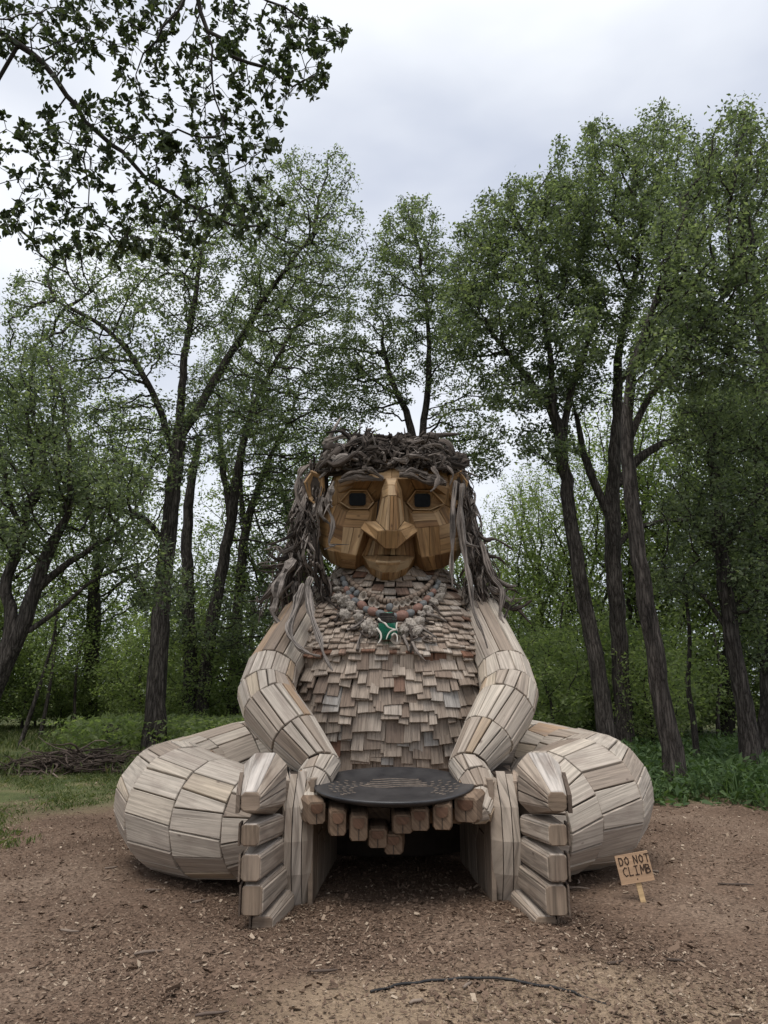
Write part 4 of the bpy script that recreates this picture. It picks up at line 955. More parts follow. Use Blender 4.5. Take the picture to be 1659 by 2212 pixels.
for Lp, r in (([(668, 508), (690, 525), (722, 545), (748, 575), (805, 592)], .013), ([(805, 592), (770, 600), (745, 625), (728, 668)], .011), ([(655, 582), (684, 620), (688, 660), (664, 700)], .012), ([(812, 540), (806, 570), (815, 600)], .009), ([(770, 640), (790, 622), (812, 640), (812, 690)], .010)):
    P = smooth_path([npt(x, y, .27) for x, y in Lp], 14)
    nk('antler', tube_mesh('antler', P, [r*(1-.65*(i/13)**1.5) for i in range(14)], M_ANTLER, 8, None, .05))
put('shell', SH, npt(805, 662, .14), (42*PXM, 42*PXM, 46*PXM), (.2, .3, 0))

# ------------------------------------------------------------------ warning sign
sp = np.array((XG(1391, 6.0), 6.0, 0.)); 
SG = empty('warning_sign', (sp[0], sp[1], 0)); tag(SG, 'small plywood sign on a stake reading DO NOT CLIMB', 'sign')
SGr = Matrix.Rotation(math.radians(-8), 4, 'Z') @ Matrix.Rotation(math.radians(-10.5), 4, 'Y') @ Matrix.Rotation(math.radians(-6), 4, 'X')
M_PLY = wood_mat('plywood', [(0, (.40, .26, .16)), (1, (.46, .31, .20))], grain=.22, stain=.25, stain_col=(.30, .18, .10), bump=.1)
M_STAKE = wood_mat('pine_stake', [(0, (.50, .35, .19)), (1, (.55, .40, .23))], grain=.3, stain=.2, stain_col=(.3, .2, .1), bump=.1)
M_INK = plain_mat('marker_ink', (.03, .018, .012), (.06, .035, .022), 40)
def boxm(name, x0, x1, y0, y1, z0, z1, mat, jitter=0.):
    V = [(x, y, z) for z in (z0, z1) for y in (y0, y1) for x in (x0, x1)]
    V = [tuple(c+random.uniform(-jitter, jitter) for c in v) for v in V]
    Fc = [(0, 2, 3, 1), (4, 5, 7, 6), (0, 1, 5, 4), (2, 6, 7, 3), (0, 4, 6, 2), (1, 3, 7, 5)]
    ox = random.uniform(0, 30)
    return mesh_np(name, V, Fc, mat, np.full(8, random.random()), [(v[0]+ox+v[1], v[2]+v[1]+ox) for v in V])
SG.scale = (.88, .88, .90)
SS = 5.5/F                                    # metres per picture-grid pixel at the sign
stake = obj('stake', boxm('stake', -.022, .022, .0, .022, -.10, .27, M_STAKE, .001), SG); stake.matrix_local = SGr
board = obj('board', boxm('board', -.145, .145, -.014, -.001, .165, .395, M_PLY, .003), SG); board.matrix_local = SGr
STROKES = {'D': [[(0, 0), (0, 1), (.55, .9), (.75, .5), (.5, .08), (0, 0)]], 'O': [[(.4, 1), (.05, .75), (.02, .3), (.35, 0), (.68, .25), (.72, .7), (.4, 1)]],
           'N': [[(0, 0), (.05, 1)], [(.05, 1), (.68, .02)], [(.68, .02), (.74, 1)]], 'T': [[(0, 1), (.85, 1)], [(.43, 1), (.42, 0)]],
           'C': [[(.7, .9), (.4, 1), (.05, .7), (.05, .3), (.35, 0), (.7, .1)]], 'L': [[(.05, 1), (0, 0), (.6, .03)]], 'I': [[(0, 1), (.6, 1)], [(.3, 1), (.3, 0)], [(0, 0), (.6, 0)]],
           'M': [[(0, 0), (.12, 1)], [(.12, 1), (.42, .35)], [(.42, .35), (.78, 1)], [(.78, 1), (.85, 0)]], 'B': [[(0, 0), (0, 1), (.5, .92), (.55, .65), (0, .52)], [(0, .52), (.6, .42), (.62, .12), (0, 0)]]}
def letters(text, x0, z0, h, adv, sp_=.6):
    x = x0
    for ch in text:
        if ch == ' ': x += adv*sp_; continue
        V, Fs = [], []
        for stt in STROKES[ch]:
            for (a, b_) in zip(stt[:-1], stt[1:]):
                p = np.array((x+a[0]*h*.72, z0+a[1]*h)); q = np.array((x+b_[0]*h*.72, z0+b_[1]*h)); d = unit(q-p); nn = np.array((-d[1], d[0]))*.0042; d = d*.003
                k = len(V); c4 = [p-d+nn, p-d-nn, q+d-nn, q+d+nn]
                V += [(c[0], -.0175, c[1]) for c in c4] + [(c[0], -.010, c[1]) for c in c4]
                Fs += [(k, k+1, k+2, k+3)]+[(k+i, k+4+i, k+4+(i+1) % 4, k+(i+1) % 4) for i in range(4)]
        o = obj('letter', mesh_np('letter', V, Fs, M_INK), SG); o.matrix_local = SGr
        x += adv
letters('DO NOT', -.118, .312, .060, .049, .55); letters('CLIMB', -.105, .225, .068, .050)
o = obj('screw', ico('screw', M_INK, 1), SG); o.scale = (.006, .004, .006); o.matrix_local = SGr @ Matrix.Translation((.0, -.015, .192)) @ Matrix.Diagonal((.006, .004, .006, 1))

# ------------------------------------------------------------------ trees
def grow(nodes, parents, att, step, infl, kill, iters=120, up=.26):
    """space colonisation: nodes list of points, att array of attraction points"""
    nodes = [np.asarray(n, float) for n in nodes]; parents = list(parents)
    A = np.array(att); best = np.full(len(A), 1e9); bi = np.zeros(len(A), int); alive = np.ones(len(A), bool)
    def upd(start):
        NN = np.array(nodes[start:]);
        if len(NN) == 0: return
        idx = np.where(alive)[0]
        d = np.linalg.norm(A[idx][:, None]-NN[None], axis=2); m = d.argmin(1); dm = d[np.arange(len(idx)), m]
        better = dm < best[idx]; best[idx[better]] = dm[better]; bi[idx[better]] = m[better]+start
        alive[idx[best[idx] < kill]] = False
    upd(0)
    for it in range(iters):
        idx = np.where(alive & (best < infl))[0]
        if len(idx) == 0:
            idx = np.where(alive)[0]
            if len(idx) == 0: break
            idx = idx[best[idx] < infl*3]
            if len(idx) == 0: break
        dirs = {}
        for a in idx:
            k = bi[a]; v = A[a]-nodes[k]; dirs[k] = dirs.get(k, 0)+v/(np.linalg.norm(v)+1e-9)
        start = len(nodes)
        for k, v in dirs.items():
            v = unit(unit(v)+np.array((0, 0, up))+RNG.normal(0, .22, 3))
            nodes.append(nodes[k]+v*step); parents.append(k)
        upd(start)
        if len(nodes) > 15000: break
    return np.array(nodes), np.array(parents)
def tree_mesh(nodes, par, rbase, rtip, mat, nfix=None, rfix=None, lod=1.):
    n = len(nodes); kids = [[] for _ in range(n)]
    for i in range(n):
        if par[i] >= 0: kids[par[i]].append(i)
    tips = np.zeros(n)
    for i in range(n-1, -1, -1):
        tips[i] = max(1., sum(tips[k] for k in kids[i]))
    ex = math.log(max(2., tips[0]))/math.log(rbase/rtip)
    R = rtip*tips**(1/ex)
    if rfix is not None:
        for i, r in rfix.items(): R[i] = r*.82*(1+.25*max(0., 1-i/4))
    V, Fs = [], []
    starts = [0]; 
    while starts:
        s = starts.pop(); chain = [s]
        if par[s] >= 0: chain = [par[s], s]
        cur = s
        while kids[cur]:
            ks = sorted(kids[cur], key=lambda k: -R[k]); starts += ks[1:]; cur = ks[0]; chain.append(cur)
        if len(chain) < 2: continue
        rm = R[chain[1]]
        sides = 10 if rm > .12 else 7 if rm > .05 else 5 if rm > .02 else 3
        base = len(V); ref = None
        for ii, c in enumerate(chain):
            a, b = nodes[chain[max(ii-1, 0)]], nodes[chain[min(ii+1, len(chain)-1)]]
            t = unit(b-a)
            if ref is None: ref = unit(np.cross(t, (.9, .3, .1) if abs(t[0]) < .8 else (0, 1, .2)))
            ref = unit(ref-t*(ref@t)); bb = np.cross(t, ref)
            r = R[c] if not (ii == 0 and par[s] >= 0) else min(R[c], R[chain[1]]*1.1)
            for k in range(sides):
                an = 2*math.pi*k/sides; rr = r*(1+.07*math.sin(an*3+ii*.8)) if sides > 6 else r
                V.append(nodes[c]+(ref*math.cos(an)+bb*math.sin(an))*rr)
            if ii:
                for k in range(sides):
                    k2 = (k+1) % sides; Fs.append((base+(ii-1)*sides+k, base+(ii-1)*sides+k2, base+ii*sides+k2, base+ii*sides+k))
    return mesh_np('trunk', np.array(V), np.array(Fs), mat, smooth=True), R
def leaves_mesh(centers, size, mat, sizevar=.55, droop=.15, aspect=.5, upbias=.7, tint_mu=None, name='crown', spread=1.):
    n = len(centers)
    d = RNG.normal(0, 1, (n, 3)); d[:, 2] = d[:, 2]*.6-droop; d /= np.linalg.norm(d, axis=1)[:, None]
    nn = RNG.normal(0, 1, (n, 3)); nn[:, 2] += upbias; 
    s = np.cross(d, nn); s /= np.linalg.norm(s, axis=1)[:, None]+1e-9
    L = size*(1+RNG.uniform(-sizevar, sizevar, n))[:, None]; w = L*aspect*.5
    b = centers; up = np.cross(s, d)
    V = np.stack([b, b+d*L*.45+s*w+up*w*.25, b+d*L, b+d*L*.45-s*w+up*w*.25], 1).reshape(-1, 3)
    Fq = np.arange(n*4).reshape(n, 4)
    t = RNG.random(n)*.75+RNG.random(n)*.25 if tint_mu is None else np.clip(tint_mu+RNG.normal(0, .18, n), 0, 1)
    return mesh_np(name, V, Fq, mat, np.repeat(t, 4))
def poly_nodes(lines, step):
    """lines: list of (parent_line_index or None, attach_point_index_unused, pts[(p, r)]) -> nodes, parents, rfix"""
    nodes, par, rfix = [], [], {}
    for (pts) in lines:
        P = [np.asarray(p, float) for p, r in pts]; R = [r for p, r in pts]
        if nodes:                                                  # attach to nearest existing node
            d = np.linalg.norm(np.array(nodes)-P[0], axis=1); prev = int(d.argmin())
        else: prev = -1
        Ls = [0]+list(np.cumsum([np.linalg.norm(P[i+1]-P[i]) for i in range(len(P)-1)]))
        m = max(2, int(Ls[-1]/step)+1)
        D = smooth_path(P, len(P)*14); cum = np.concatenate([[0], np.cumsum([np.linalg.norm(D[i+1]-D[i]) for i in range(len(D)-1)])])
        m = max(2, int(cum[-1]/step)+1); tt = np.linspace(0, cum[-1], m); DA = np.array(D)
        SP = [np.array([np.interp(t_, cum, DA[:, c_]) for c_ in range(3)]) for t_ in tt]
        ui = np.interp(tt, cum, np.linspace(0, len(P)-1, len(D)))
        for k, p in enumerate(SP):
            if k == 0 and prev >= 0: continue
            nodes.append(p+RNG.normal(0, .015, 3)); par.append(prev); prev = len(nodes)-1
            rfix[prev] = float(np.interp(ui[k], np.arange(len(R)), R))
    return nodes, par, rfix
def blob(px, py, rx, ry, Y, ry_m, n, shell=.15):
    out = []
    while len(out) < n:
        v = RNG.uniform(-1, 1, 3); q = (v**2).sum()
        if q > 1 or q < shell**2: continue
        p = W(px+v[0]*rx, py+v[1]*ry, Y+v[2]*ry_m)
        if p[2] > .6: out.append(p)
    return out
LEAFK = 1.22
def big_tree(name, label, Y, lines, blobs, rtip=.0085, step=.34, nleaf=30000, lsize=.10, sigma=.17, mat=M_LEAF_A, group=None, infl=1.8, kill=.48, base=None):
    lines3 = []; nleaf = int(nleaf*LEAFK); lsize *= .95
    for L_ in lines:
        pts = []
        for q in L_:
            px, py, r = q[:3]; yy = Y+(q[3] if len(q) > 3 else 0)
            pts.append((np.array((XG(px, yy), yy, -.1)), r) if py == 'g' else (W(px, py, yy), r))
        lines3.append(pts)
    nodes, par, rfix = poly_nodes(lines3, step)
    att = []
    for b_ in blobs: att += blob(b_[0], b_[1], b_[2], b_[3], Y+(b_[4] if len(b_) > 4 else 0), b_[5] if len(b_) > 5 else 2.0, int(2.4*(b_[6] if len(b_) > 6 else 220)))
    ND, PR = grow(nodes, par, att, step*.72, infl*.75, kill*.60)
    me, R = tree_mesh(ND, PR, lines3[0][0][1], rtip, M_BARK, rfix=rfix)
    b0 = ND[0]
    o = empty(name, (b0[0], b0[1], 0)); tag(o, label, 'tree', group); inv = Matrix.Translation((-b0[0], -b0[1], 0))
    t = obj('trunk', me, o); t.matrix_parent_inverse = inv
    n0 = len(nodes); idx = np.arange(n0, len(ND)); idx = idx[R[idx] < rtip*2.6] if len(idx) else idx
    wgt = 1/(R[idx]/rtip)**.7; wgt /= wgt.sum()
    ch = RNG.choice(idx, nleaf, p=wgt)
    tw = RNG.random(nleaf)[:, None]
    cen = ND[ch]*(tw)+ND[PR[ch]]*(1-tw)
    # clumps: each node gets its own shift so that foliage gathers in sprays
    cl = RNG.normal(0, sigma*.6, (len(ND), 3)); cen = cen+cl[ch]*RNG.random(nleaf)[:, None]+RNG.normal(0, sigma*.6, (nleaf, 3))
    clt = RNG.normal(.45, .24, len(ND))
    c = obj('crown', leaves_mesh(cen, lsize, mat, tint_mu=clt[ch]), o); c.matrix_parent_inverse = inv
    return o

big_tree('elm_tree', 'tall straight furrowed trunk rising behind the left knee, low arching limb', 20.0,
    [[(331, 'g', .36), (338, 1500, .33), (350, 1300, .30), (364, 1150, .28), (378, 1020, .27), (388, 930, .25)],
     [(385, 950, .18), (430, 880, .17, .5), (500, 760, .14, 1), (590, 620, .10, 1), (680, 500, .05, 1)],
     [(388, 930, .17), (395, 800, .14), (420, 650, .10), (440, 520, .06)],
     [(380, 1000, .14), (330, 850, .12, -.5), (240, 720, .09, -1), (120, 650, .05, -1)],
     [(362, 1185, .13), (310, 1120, .11, -.7), (235, 1095, .08, -1.2), (150, 1060, .05, -1.5)]],
    [(470, 560, 230, 200, 0, 3, 420), (220, 680, 240, 170, -.5, 3, 380), (640, 540, 170, 210, 1, 2.5, 300), (120, 900, 190, 140, -1, 2.5, 220), (330, 960, 170, 120, -.6, 2, 200), (520, 880, 120, 110, .5, 2, 130), (190, 1080, 150, 60, -1.2, 1.2, 90), (720, 400, 60, 90, 1, 1, 50), (620, 380, 60, 80, 1, 1, 40)],
    nleaf=44000, lsize=.105)
big_tree('elm_tree', 'dark twin-stemmed tree behind the left arm, leaning right stem', 26.0,
    [[(412, 'g', .36), (410, 1400, .30), (404, 1200, .26), (408, 1080, .22), (430, 950, .14)],
     [(428, 'g', .33), (450, 1400, .29), (478, 1240, .26), (500, 1120, .24), (520, 980, .18), (560, 850, .12), (640, 700, .07)],
     [(500, 1130, .18), (480, 1000, .14), (470, 880, .09)]],
    [(600, 780, 170, 190, 0, 3, 320), (500, 900, 130, 160, 0, 2.5, 200), (690, 640, 110, 150, 0, 2, 150), (420, 1330, 130, 90, -1, 2, 110), (560, 1380, 110, 100, 0, 2, 110), (620, 1100, 90, 140, 0, 2, 110), (700, 900, 90, 110, 0, 2, 90)],
    nleaf=30000, lsize=.115)
big_tree('elm_tree', 'slender tree right of the twin-stemmed one, close to the giant\'s shoulder', 29.0,
    [[(500, 'g', .30), (512, 1350, .26), (530, 1150, .23), (560, 1050, .16), (600, 950, .09)], [(530, 1150, .15), (520, 1020, .12), (540, 900, .07)]],
    [(640, 1020, 120, 110, 0, 2.5, 140), (560, 820, 120, 130, 0, 2.5, 140), (570, 1250, 90, 90, 0, 2, 80)], nleaf=12000, lsize=.12)
big_tree('elm_tree', 'crooked dark tree leaning in from the left edge', 14.5,
    [[(-70, 'g', .26), (-20, 1500, .23), (20, 1420, .21), (70, 1290, .18), (105, 1190, .15), (150, 1110, .08)],
     [(5, 1440, .18), (25, 1340, .16), (10, 1260, .14), (45, 1180, .11), (60, 1100, .07)],
     [(75, 1280, .11), (130, 1230, .09), (200, 1180, .06), (290, 1130, .03)],
     [(40, 1380, .08), (110, 1330, .06), (210, 1250, .04), (330, 1210, .02)]],
    [(60, 1000, 150, 130, 0, 1.8, 170), (190, 1040, 150, 80, 0, 1.6, 130), (40, 1150, 90, 60, 0, 1.2, 50), (260, 1180, 120, 60, 0, 1, 60), (330, 1270, 90, 60, 0, 1, 40), (60, 830, 130, 100, 0, 1.5, 110)],
    nleaf=20000, lsize=.085, step=.28, kill=.36)
big_tree('elm_tree', 'forked tree rising straight behind the giant\'s head', 23.0,
    [[(898, 'g', .30), (905, 1200, .25), (900, 1000, .20), (880, 900, .15), (850, 830, .12), (825, 740, .08)],
     [(902, 1010, .17), (915, 920, .15), (925, 820, .13), (925, 700, .09), (910, 580, .05)]],
    [(880, 600, 100, 190, 0, 2.5, 300), (810, 780, 100, 150, 0, 2.2, 190), (960, 700, 80, 170, 0, 2.2, 190), (1020, 920, 90, 110, -1, 1.6, 110), (900, 480, 60, 70, 0, 1.5, 60), (740, 820, 80, 110, 0, 2, 100), (1040, 990, 60, 70, -1, 1.2, 60)],
    nleaf=27000, lsize=.11)
big_tree('elm_tree', 'left-leaning trunk of the close pair behind the right knee', 18.0,
    [[(1315, 'g', .27), (1300, 1500, .25), (1268, 1330, .235), (1238, 1160, .22), (1214, 980, .20), (1195, 890, .17), (1150, 830, .11), (1080, 740, .06)],
     [(1214, 970, .14), (1228, 870, .12), (1270, 740, .09), (1300, 620, .05)], [(1195, 890, .12), (1190, 780, .10), (1170, 650, .07), (1150, 540, .04)]],
    [(1110, 620, 130, 160, 0, 2.4, 330), (1200, 480, 100, 110, 0, 2, 200), (1040, 560, 70, 100, 0, 1.8, 110), (1230, 720, 110, 120, 0, 2, 180), (1130, 840, 110, 70, 0, 2, 90), (1212, 330, 14, 50, 0, .4, 22), (1120, 440, 60, 60, 0, 1.2, 60), (1180, 960, 90, 50, 0, 1.4, 50), (1010, 680, 70, 130, 0, 1.8, 120), (1070, 500, 60, 90, 0, 1.5, 80)],
    nleaf=40000, lsize=.105)
big_tree('elm_tree', 'upright forking trunk of the close pair, thick limbs spreading right', 19.0,
    [[(1350, 'g', .30), (1342, 1450, .27), (1328, 1260, .26), (1322, 1130, .27), (1325, 1030, .22), (1333, 900, .19), (1338, 760, .14), (1365, 620, .09), (1390, 500, .05)],
     [(1322, 1120, .16), (1290, 1060, .14), (1262, 980, .12), (1245, 900, .08)],
     [(1328, 1060, .17), (1370, 1000, .16), (1430, 960, .13), (1520, 930, .09), (1600, 900, .05)],
     [(1326, 1200, .10), (1358, 1152, .09), (1420, 1128, .08), (1500, 1122, .06), (1600, 1100, .03)],
     [(1335, 830, .12), (1390, 760, .11), (1450, 660, .08), (1500, 560, .05)]],
    [(1320, 440, 130, 160, 0, 2.6, 360), (1430, 430, 130, 190, 0, 2.6, 380), (1430, 250, 16, 50, 0, .5, 24), (1300, 600, 110, 110, 0, 2, 190), (1440, 700, 130, 120, 0, 2.4, 240), (1540, 860, 110, 80, 0, 2, 120), (1290, 300, 40, 50, 0, 1, 40), (1240, 850, 60, 60, 0, 1.2, 60)],
    nleaf=46000, lsize=.105)
big_tree('elm_tree', 'single leaning trunk standing at the edge of the mulch, right side', 12.4,
    [[(1468, 'g', .24), (1455, 1650, .21), (1420, 1450, .19), (1390, 1260, .175), (1366, 1080, .16), (1352, 930, .14), (1372, 780, .10), (1420, 640, .06)],
     [(1356, 960, .09), (1400, 860, .08), (1480, 760, .06), (1560, 640, .04)]],
    [(1540, 560, 150, 200, 0, 1.8, 330), (1590, 360, 100, 110, 0, 1.4, 170), (1480, 760, 130, 110, 0, 1.6, 150), (1620, 740, 90, 120, 0, 1.5, 120), (1600, 260, 50, 40, 0, .8, 30)],
    nleaf=26000, lsize=.082, step=.26, kill=.34, infl=1.4)
big_tree('elm_tree', 'forked trunk near the right edge above the green weeds', 14.5,
    [[(1625, 'g', .25), (1612, 1560, .21), (1585, 1400, .19), (1565, 1260, .18), (1552, 1160, .15), (1545, 1050, .12), (1540, 960, .07)],
     [(1560, 1190, .12), (1590, 1140, .11), (1630, 1080, .09), (1680, 1010, .06)],
     [(1588, 1420, .07), (1560, 1340, .06), (1500, 1270, .04), (1440, 1250, .02)]],
    [(1560, 940, 130, 90, 0, 1.8, 150), (1610, 1080, 110, 90, 0, 1.6, 120), (1500, 1090, 100, 80, 0, 1.6, 90), (1640, 1250, 90, 90, 0, 1.5, 90), (1470, 1240, 80, 70, 0, 1.2, 60), (1560, 1180, 60, 60, .6, 1, 40)],
    nleaf=17000, lsize=.082, step=.28, kill=.36, infl=1.4)
big_tree('elm_tree', 'thick trunk cut off by the right edge of the picture', 15.5,
    [[(1650, 'g', .26), (1662, 1500, .22), (1672, 1350, .20), (1660, 1200, .16), (1680, 1000, .12)]],
    [(1650, 1150, 80, 120, 0, 1.6, 110), (1640, 920, 90, 120, 0, 1.6, 120), (1640, 1380, 60, 70, 0, 1.2, 50), (1640, 560, 80, 150, 1, 1.6, 120)],
    nleaf=11500, lsize=.088, step=.28, kill=.38, infl=1.6)

# tree standing beside the photographer, out of frame on the left: its branches hang over the top left corner
def overhang():
    Y = 5.2
    lines = [[((-7.4, 2.4, -.1), .30), ((-7.3, 2.5, 2.5), .26), ((-6.9, 2.9, 4.6), .22), ((-6.0, 3.9, 6.0), .15), (W(-260, -80, 4.8), 0.0620), (W(-60, 20, 5.0), 0.0403), (W(0, 62, 5.0), 0.0341), (W(80, 130, 5.1), 0.0310), (W(190, 255, 5.3), 0.0260), (W(330, 390, 5.5), 0.0211), (W(470, 470, 5.7), 0.0161), (W(580, 500, 5.8), 0.0099), (W(680, 560, 5.9), 0.0050)],
             [((-6.9, 2.9, 4.6), .15), ((-5.6, 4.0, 7.2), .10), (W(330, -160, 4.6), 0.0372), (W(420, -30, 4.8), 0.0279), (W(455, 70, 4.9), 0.0223), (W(555, 140, 5.0), 0.0174), (W(640, 190, 5.1), 0.0112), (W(700, 120, 5.2), 0.0050)],
             [(W(-120, 300, 5.2), 0.0248), (W(-20, 430, 5.4), 0.0186), (W(80, 540, 5.5), 0.0136), (W(190, 640, 5.6), 0.0074)],
             [(W(455, 70, 4.9), 0.0149), (W(465, 200, 5.0), 0.0112), (W(500, 330, 5.2), 0.0074), (W(470, 440, 5.4), 0.0043)],
             [(W(185, 250, 5.3), 0.0124), (W(188, 360, 5.3), 0.0099), (W(200, 480, 5.4), 0.0050)],
             [(W(420, -30, 4.8), 0.0186), (W(340, 80, 4.8), 0.0136), (W(290, 160, 4.9), 0.0062)],
             [(W(420, -30, 4.8), 0.0186), (W(600, 10, 5.0), 0.0136), (W(690, 60, 5.1), 0.0062), (W(750, 70, 5.2), 0.0031)]]
    nodes, par, rfix = poly_nodes(lines, .14)
    att = []
    for b_ in ((120, 60, 150, 110, 260), (300, 60, 130, 110, 180), (480, 150, 150, 160, 330), (630, 120, 90, 120, 200), (250, 300, 160, 120, 220), (100, 330, 130, 120, 130), (450, 350, 150, 110, 220), (560, 300, 70, 70, 60), (330, 480, 150, 90, 180), (120, 480, 150, 80, 200), (300, 520, 130, 50, 80), (520, 460, 90, 60, 90), (640, 60, 80, 60, 70), (690, 170, 25, 45, 20), (740, 70, 22, 16, 12)):
        att += blob(*b_[:4], 5.2, .55, int(b_[4]*1.5), 0)
    ND, PR = grow(nodes, par, att, .11, .75, .13, up=-.08)
    me, R = tree_mesh(ND, PR, .05, .003, M_BARKD, rfix=rfix)
    o = empty('overhanging_tree', (-7.4, 2.4, 0)); tag(o, 'dark leafy branches hanging over the top left corner', 'tree'); inv = Matrix.Translation((7.4, -2.4, 0))
    t = obj('trunk', me, o); t.matrix_parent_inverse = inv
    n0 = len(nodes); idx = np.arange(n0, len(ND)); idx = idx[R[idx] < .011]
    # leaf clusters: 3-5 leaves fanning from a node
    m = 11500; tipn = np.setdiff1d(idx, PR); tipn = tipn if len(tipn) > 200 else idx; ch = np.where(RNG.random(m) < .72, RNG.choice(tipn, m), RNG.choice(idx, m))
    cen = ND[ch]+RNG.normal(0, .016, (m, 3))
    d = RNG.normal(0, 1, (m, 3)); d[:, 2] -= .25
    gd = RNG.normal(0, 1, (len(ND), 3)); d = d+gd[ch]*.7; d /= np.linalg.norm(d, axis=1)[:, None]
    nn = RNG.normal(0, 1, (m, 3)); nn[:, 2] += 1.1; s = np.cross(d, nn); s /= np.linalg.norm(s, axis=1)[:, None]; up = np.cross(s, d)
    Lh = RNG.uniform(.036, .074, m)
    prof = [(.06, 0, 0), (.28, .20, .05), (.58, .25, .06), (.86, .12, 0), (1, 0, -.10), (.86, -.12, 0), (.58, -.25, .06), (.28, -.20, .05)]
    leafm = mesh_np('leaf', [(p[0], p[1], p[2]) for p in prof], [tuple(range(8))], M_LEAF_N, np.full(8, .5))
    vis = np.array([1 if 0 < CX+c[0]/depth(c)*F < 1659 and c[1] > 0 else 0 for c in cen])
    order = np.argsort(-(vis*Lh))
    for i in order[:300]:
        lo = obj('leaf', leafm, o); B = Matrix((( d[i][0], s[i][0], up[i][0], cen[i][0]), (d[i][1], s[i][1], up[i][1], cen[i][1]), (d[i][2], s[i][2], up[i][2], cen[i][2]), (0, 0, 0, 1)))
        lo.matrix_parent_inverse = inv; lo.matrix_basis = B @ Matrix.Diagonal((Lh[i],)*3+(1,))
    rest = order[300:]
    V = np.concatenate([(cen[rest]+d[rest]*(p[0]*Lh[rest])[:, None]+s[rest]*(p[1]*Lh[rest])[:, None]+up[rest]*(p[2]*Lh[rest])[:, None])[:, None] for p in prof], 1).reshape(-1, 3)
    Fq = np.arange(len(rest)*8).reshape(-1, 8)
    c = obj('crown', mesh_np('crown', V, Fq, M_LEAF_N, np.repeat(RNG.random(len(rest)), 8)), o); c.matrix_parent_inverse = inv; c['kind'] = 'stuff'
overhang()

# understory trees: four kinds, copied
def under_proto(h, spread, nleaf, seed, lsize, low=.12):
    r = np.random.default_rng(seed)
    nodes = [np.array((0, 0, -.1))]; par = [-1]; k = 0
    lean = r.normal(0, .05, 2)
    for i in range(int(h*.35/.35)):
        nodes.append(np.array((lean[0]*i, lean[1]*i, .35*(i+1)-.1))); par.append(i)
    att = []
    while len(att) < (420 if h < 10 else 1500):
        v = r.uniform(-1, 1, 3)
        if (v**2).sum() < 1: att.append((v[0]*spread, v[1]*spread, h*(.56+low*0)+v[2]*h*(.44+low)))
    att = np.array(att); att = att[att[:, 2] > .35]
    ND, PR = grow(nodes, par, att, .28, 2.2, .34)
    me, R = tree_mesh(ND, PR, .018*h, .007, M_BARKD)
    idx = np.arange(len(nodes), len(ND)); ch = r.choice(idx, nleaf)
    cen = ND[ch]+r.normal(0, .15, (nleaf, 3)); clt = r.normal(.5, .2, len(ND))
    return me, leaves_mesh(cen, lsize, M_LEAF_B, tint_mu=clt[ch])
PROTO = [under_proto(7.5, 2.6, 9000, 1, .13), under_proto(6.0, 2.3, 8000, 2, .13), under_proto(8.5, 2.4, 9000, 3, .13), under_proto(4.0, 1.9, 6500, 4, .12, .05)]
PROTO += [under_proto(16, 4.2, 17000, 8, .13, -.10), under_proto(17, 3.6, 16000, 9, .13, -.08)]
def put_tree(name, k, x, y, sc, rz, label, group):
    o = empty(name, (x, y, 0)); o.rotation_euler.z = rz; o.scale = (sc,)*3; tag(o, label, 'shrub' if k == 3 else 'tree', group)
    obj('trunk', PROTO[k][0], o); obj('crown', PROTO[k][1], o)
for i in range(26):
    Y = random.uniform(25, 40); px = (i+.5)/26*1900-120+random.uniform(-25, 25)
    x = (px-CX)/F*(Y*ct)
    if px < 300: Y += 7; x = (px-CX)/F*(Y*ct)
    put_tree('young_tree', random.choice((0, 1, 2, 2)), x, Y, random.uniform(.8, 1.2), random.uniform(0, 6.28), 'young bright green tree in the woods behind the clearing', 'young trees in the woods behind')
for i in range(30):
    px = random.uniform(400, 1800); Y = random.uniform(19, 27)
    if px < 640: Y += 5
    put_tree('understory_shrub', 3, (px-CX)/F*(Y*ct), Y, random.uniform(.55, 1.0), random.uniform(0, 6.28), 'leafy shrub under the trees at the back of the clearing', 'shrubs under the trees')
for i in range(10):
    px = -60+i*52+random.uniform(-15, 15); Y = random.uniform(27, 36)
    put_tree('understory_shrub', 3, (px-CX)/F*(Y*ct), Y, random.uniform(.6, 1.0), random.uniform(0, 6.28), 'leafy shrub beyond the grassy gap on the left', 'shrubs beyond the grass')
for i, (px, Y, sc) in enumerate([(-20, 30, 1.0), (200, 33, 1.05), (600, 32, 1.05), (745, 34, .95), (1000, 37, .75), (1160, 34, .8), (1290, 31, .95), (1430, 27, .95), (1560, 26, .95), (1680, 28, 1.0)]):
    put_tree('woodland_tree', 4+i % 2, (px-CX)/F*(Y*ct), Y, sc, i*1.7, 'tall leafy tree filling in behind the nearer trunks', 'tall trees filling the background')
for i, (px, Y) in enumerate([(-420, 26), (-320, 33), (-200, 27), (-620, 30), (1780, 24), (1880, 31), (2020, 27)]):
    put_tree('woodland_tree', 4+i % 2, (px-CX)/F*(Y*ct), Y, random.uniform(.85, 1.05), i*2.3, 'tall leafy tree filling in behind the nearer trunks', 'tall trees filling the background')
for i in range(16):
    px = random.choice((random.uniform(-700, -110), random.uniform(1740, 2150))); Y = random.uniform(22, 38)
    put_tree('young_tree', random.choice((0, 1, 2)), (px-CX)/F*(Y*ct), Y, random.uniform(.8, 1.15), random.uniform(0, 6.28), 'young bright green tree in the woods behind the clearing', 'young trees in the woods behind')
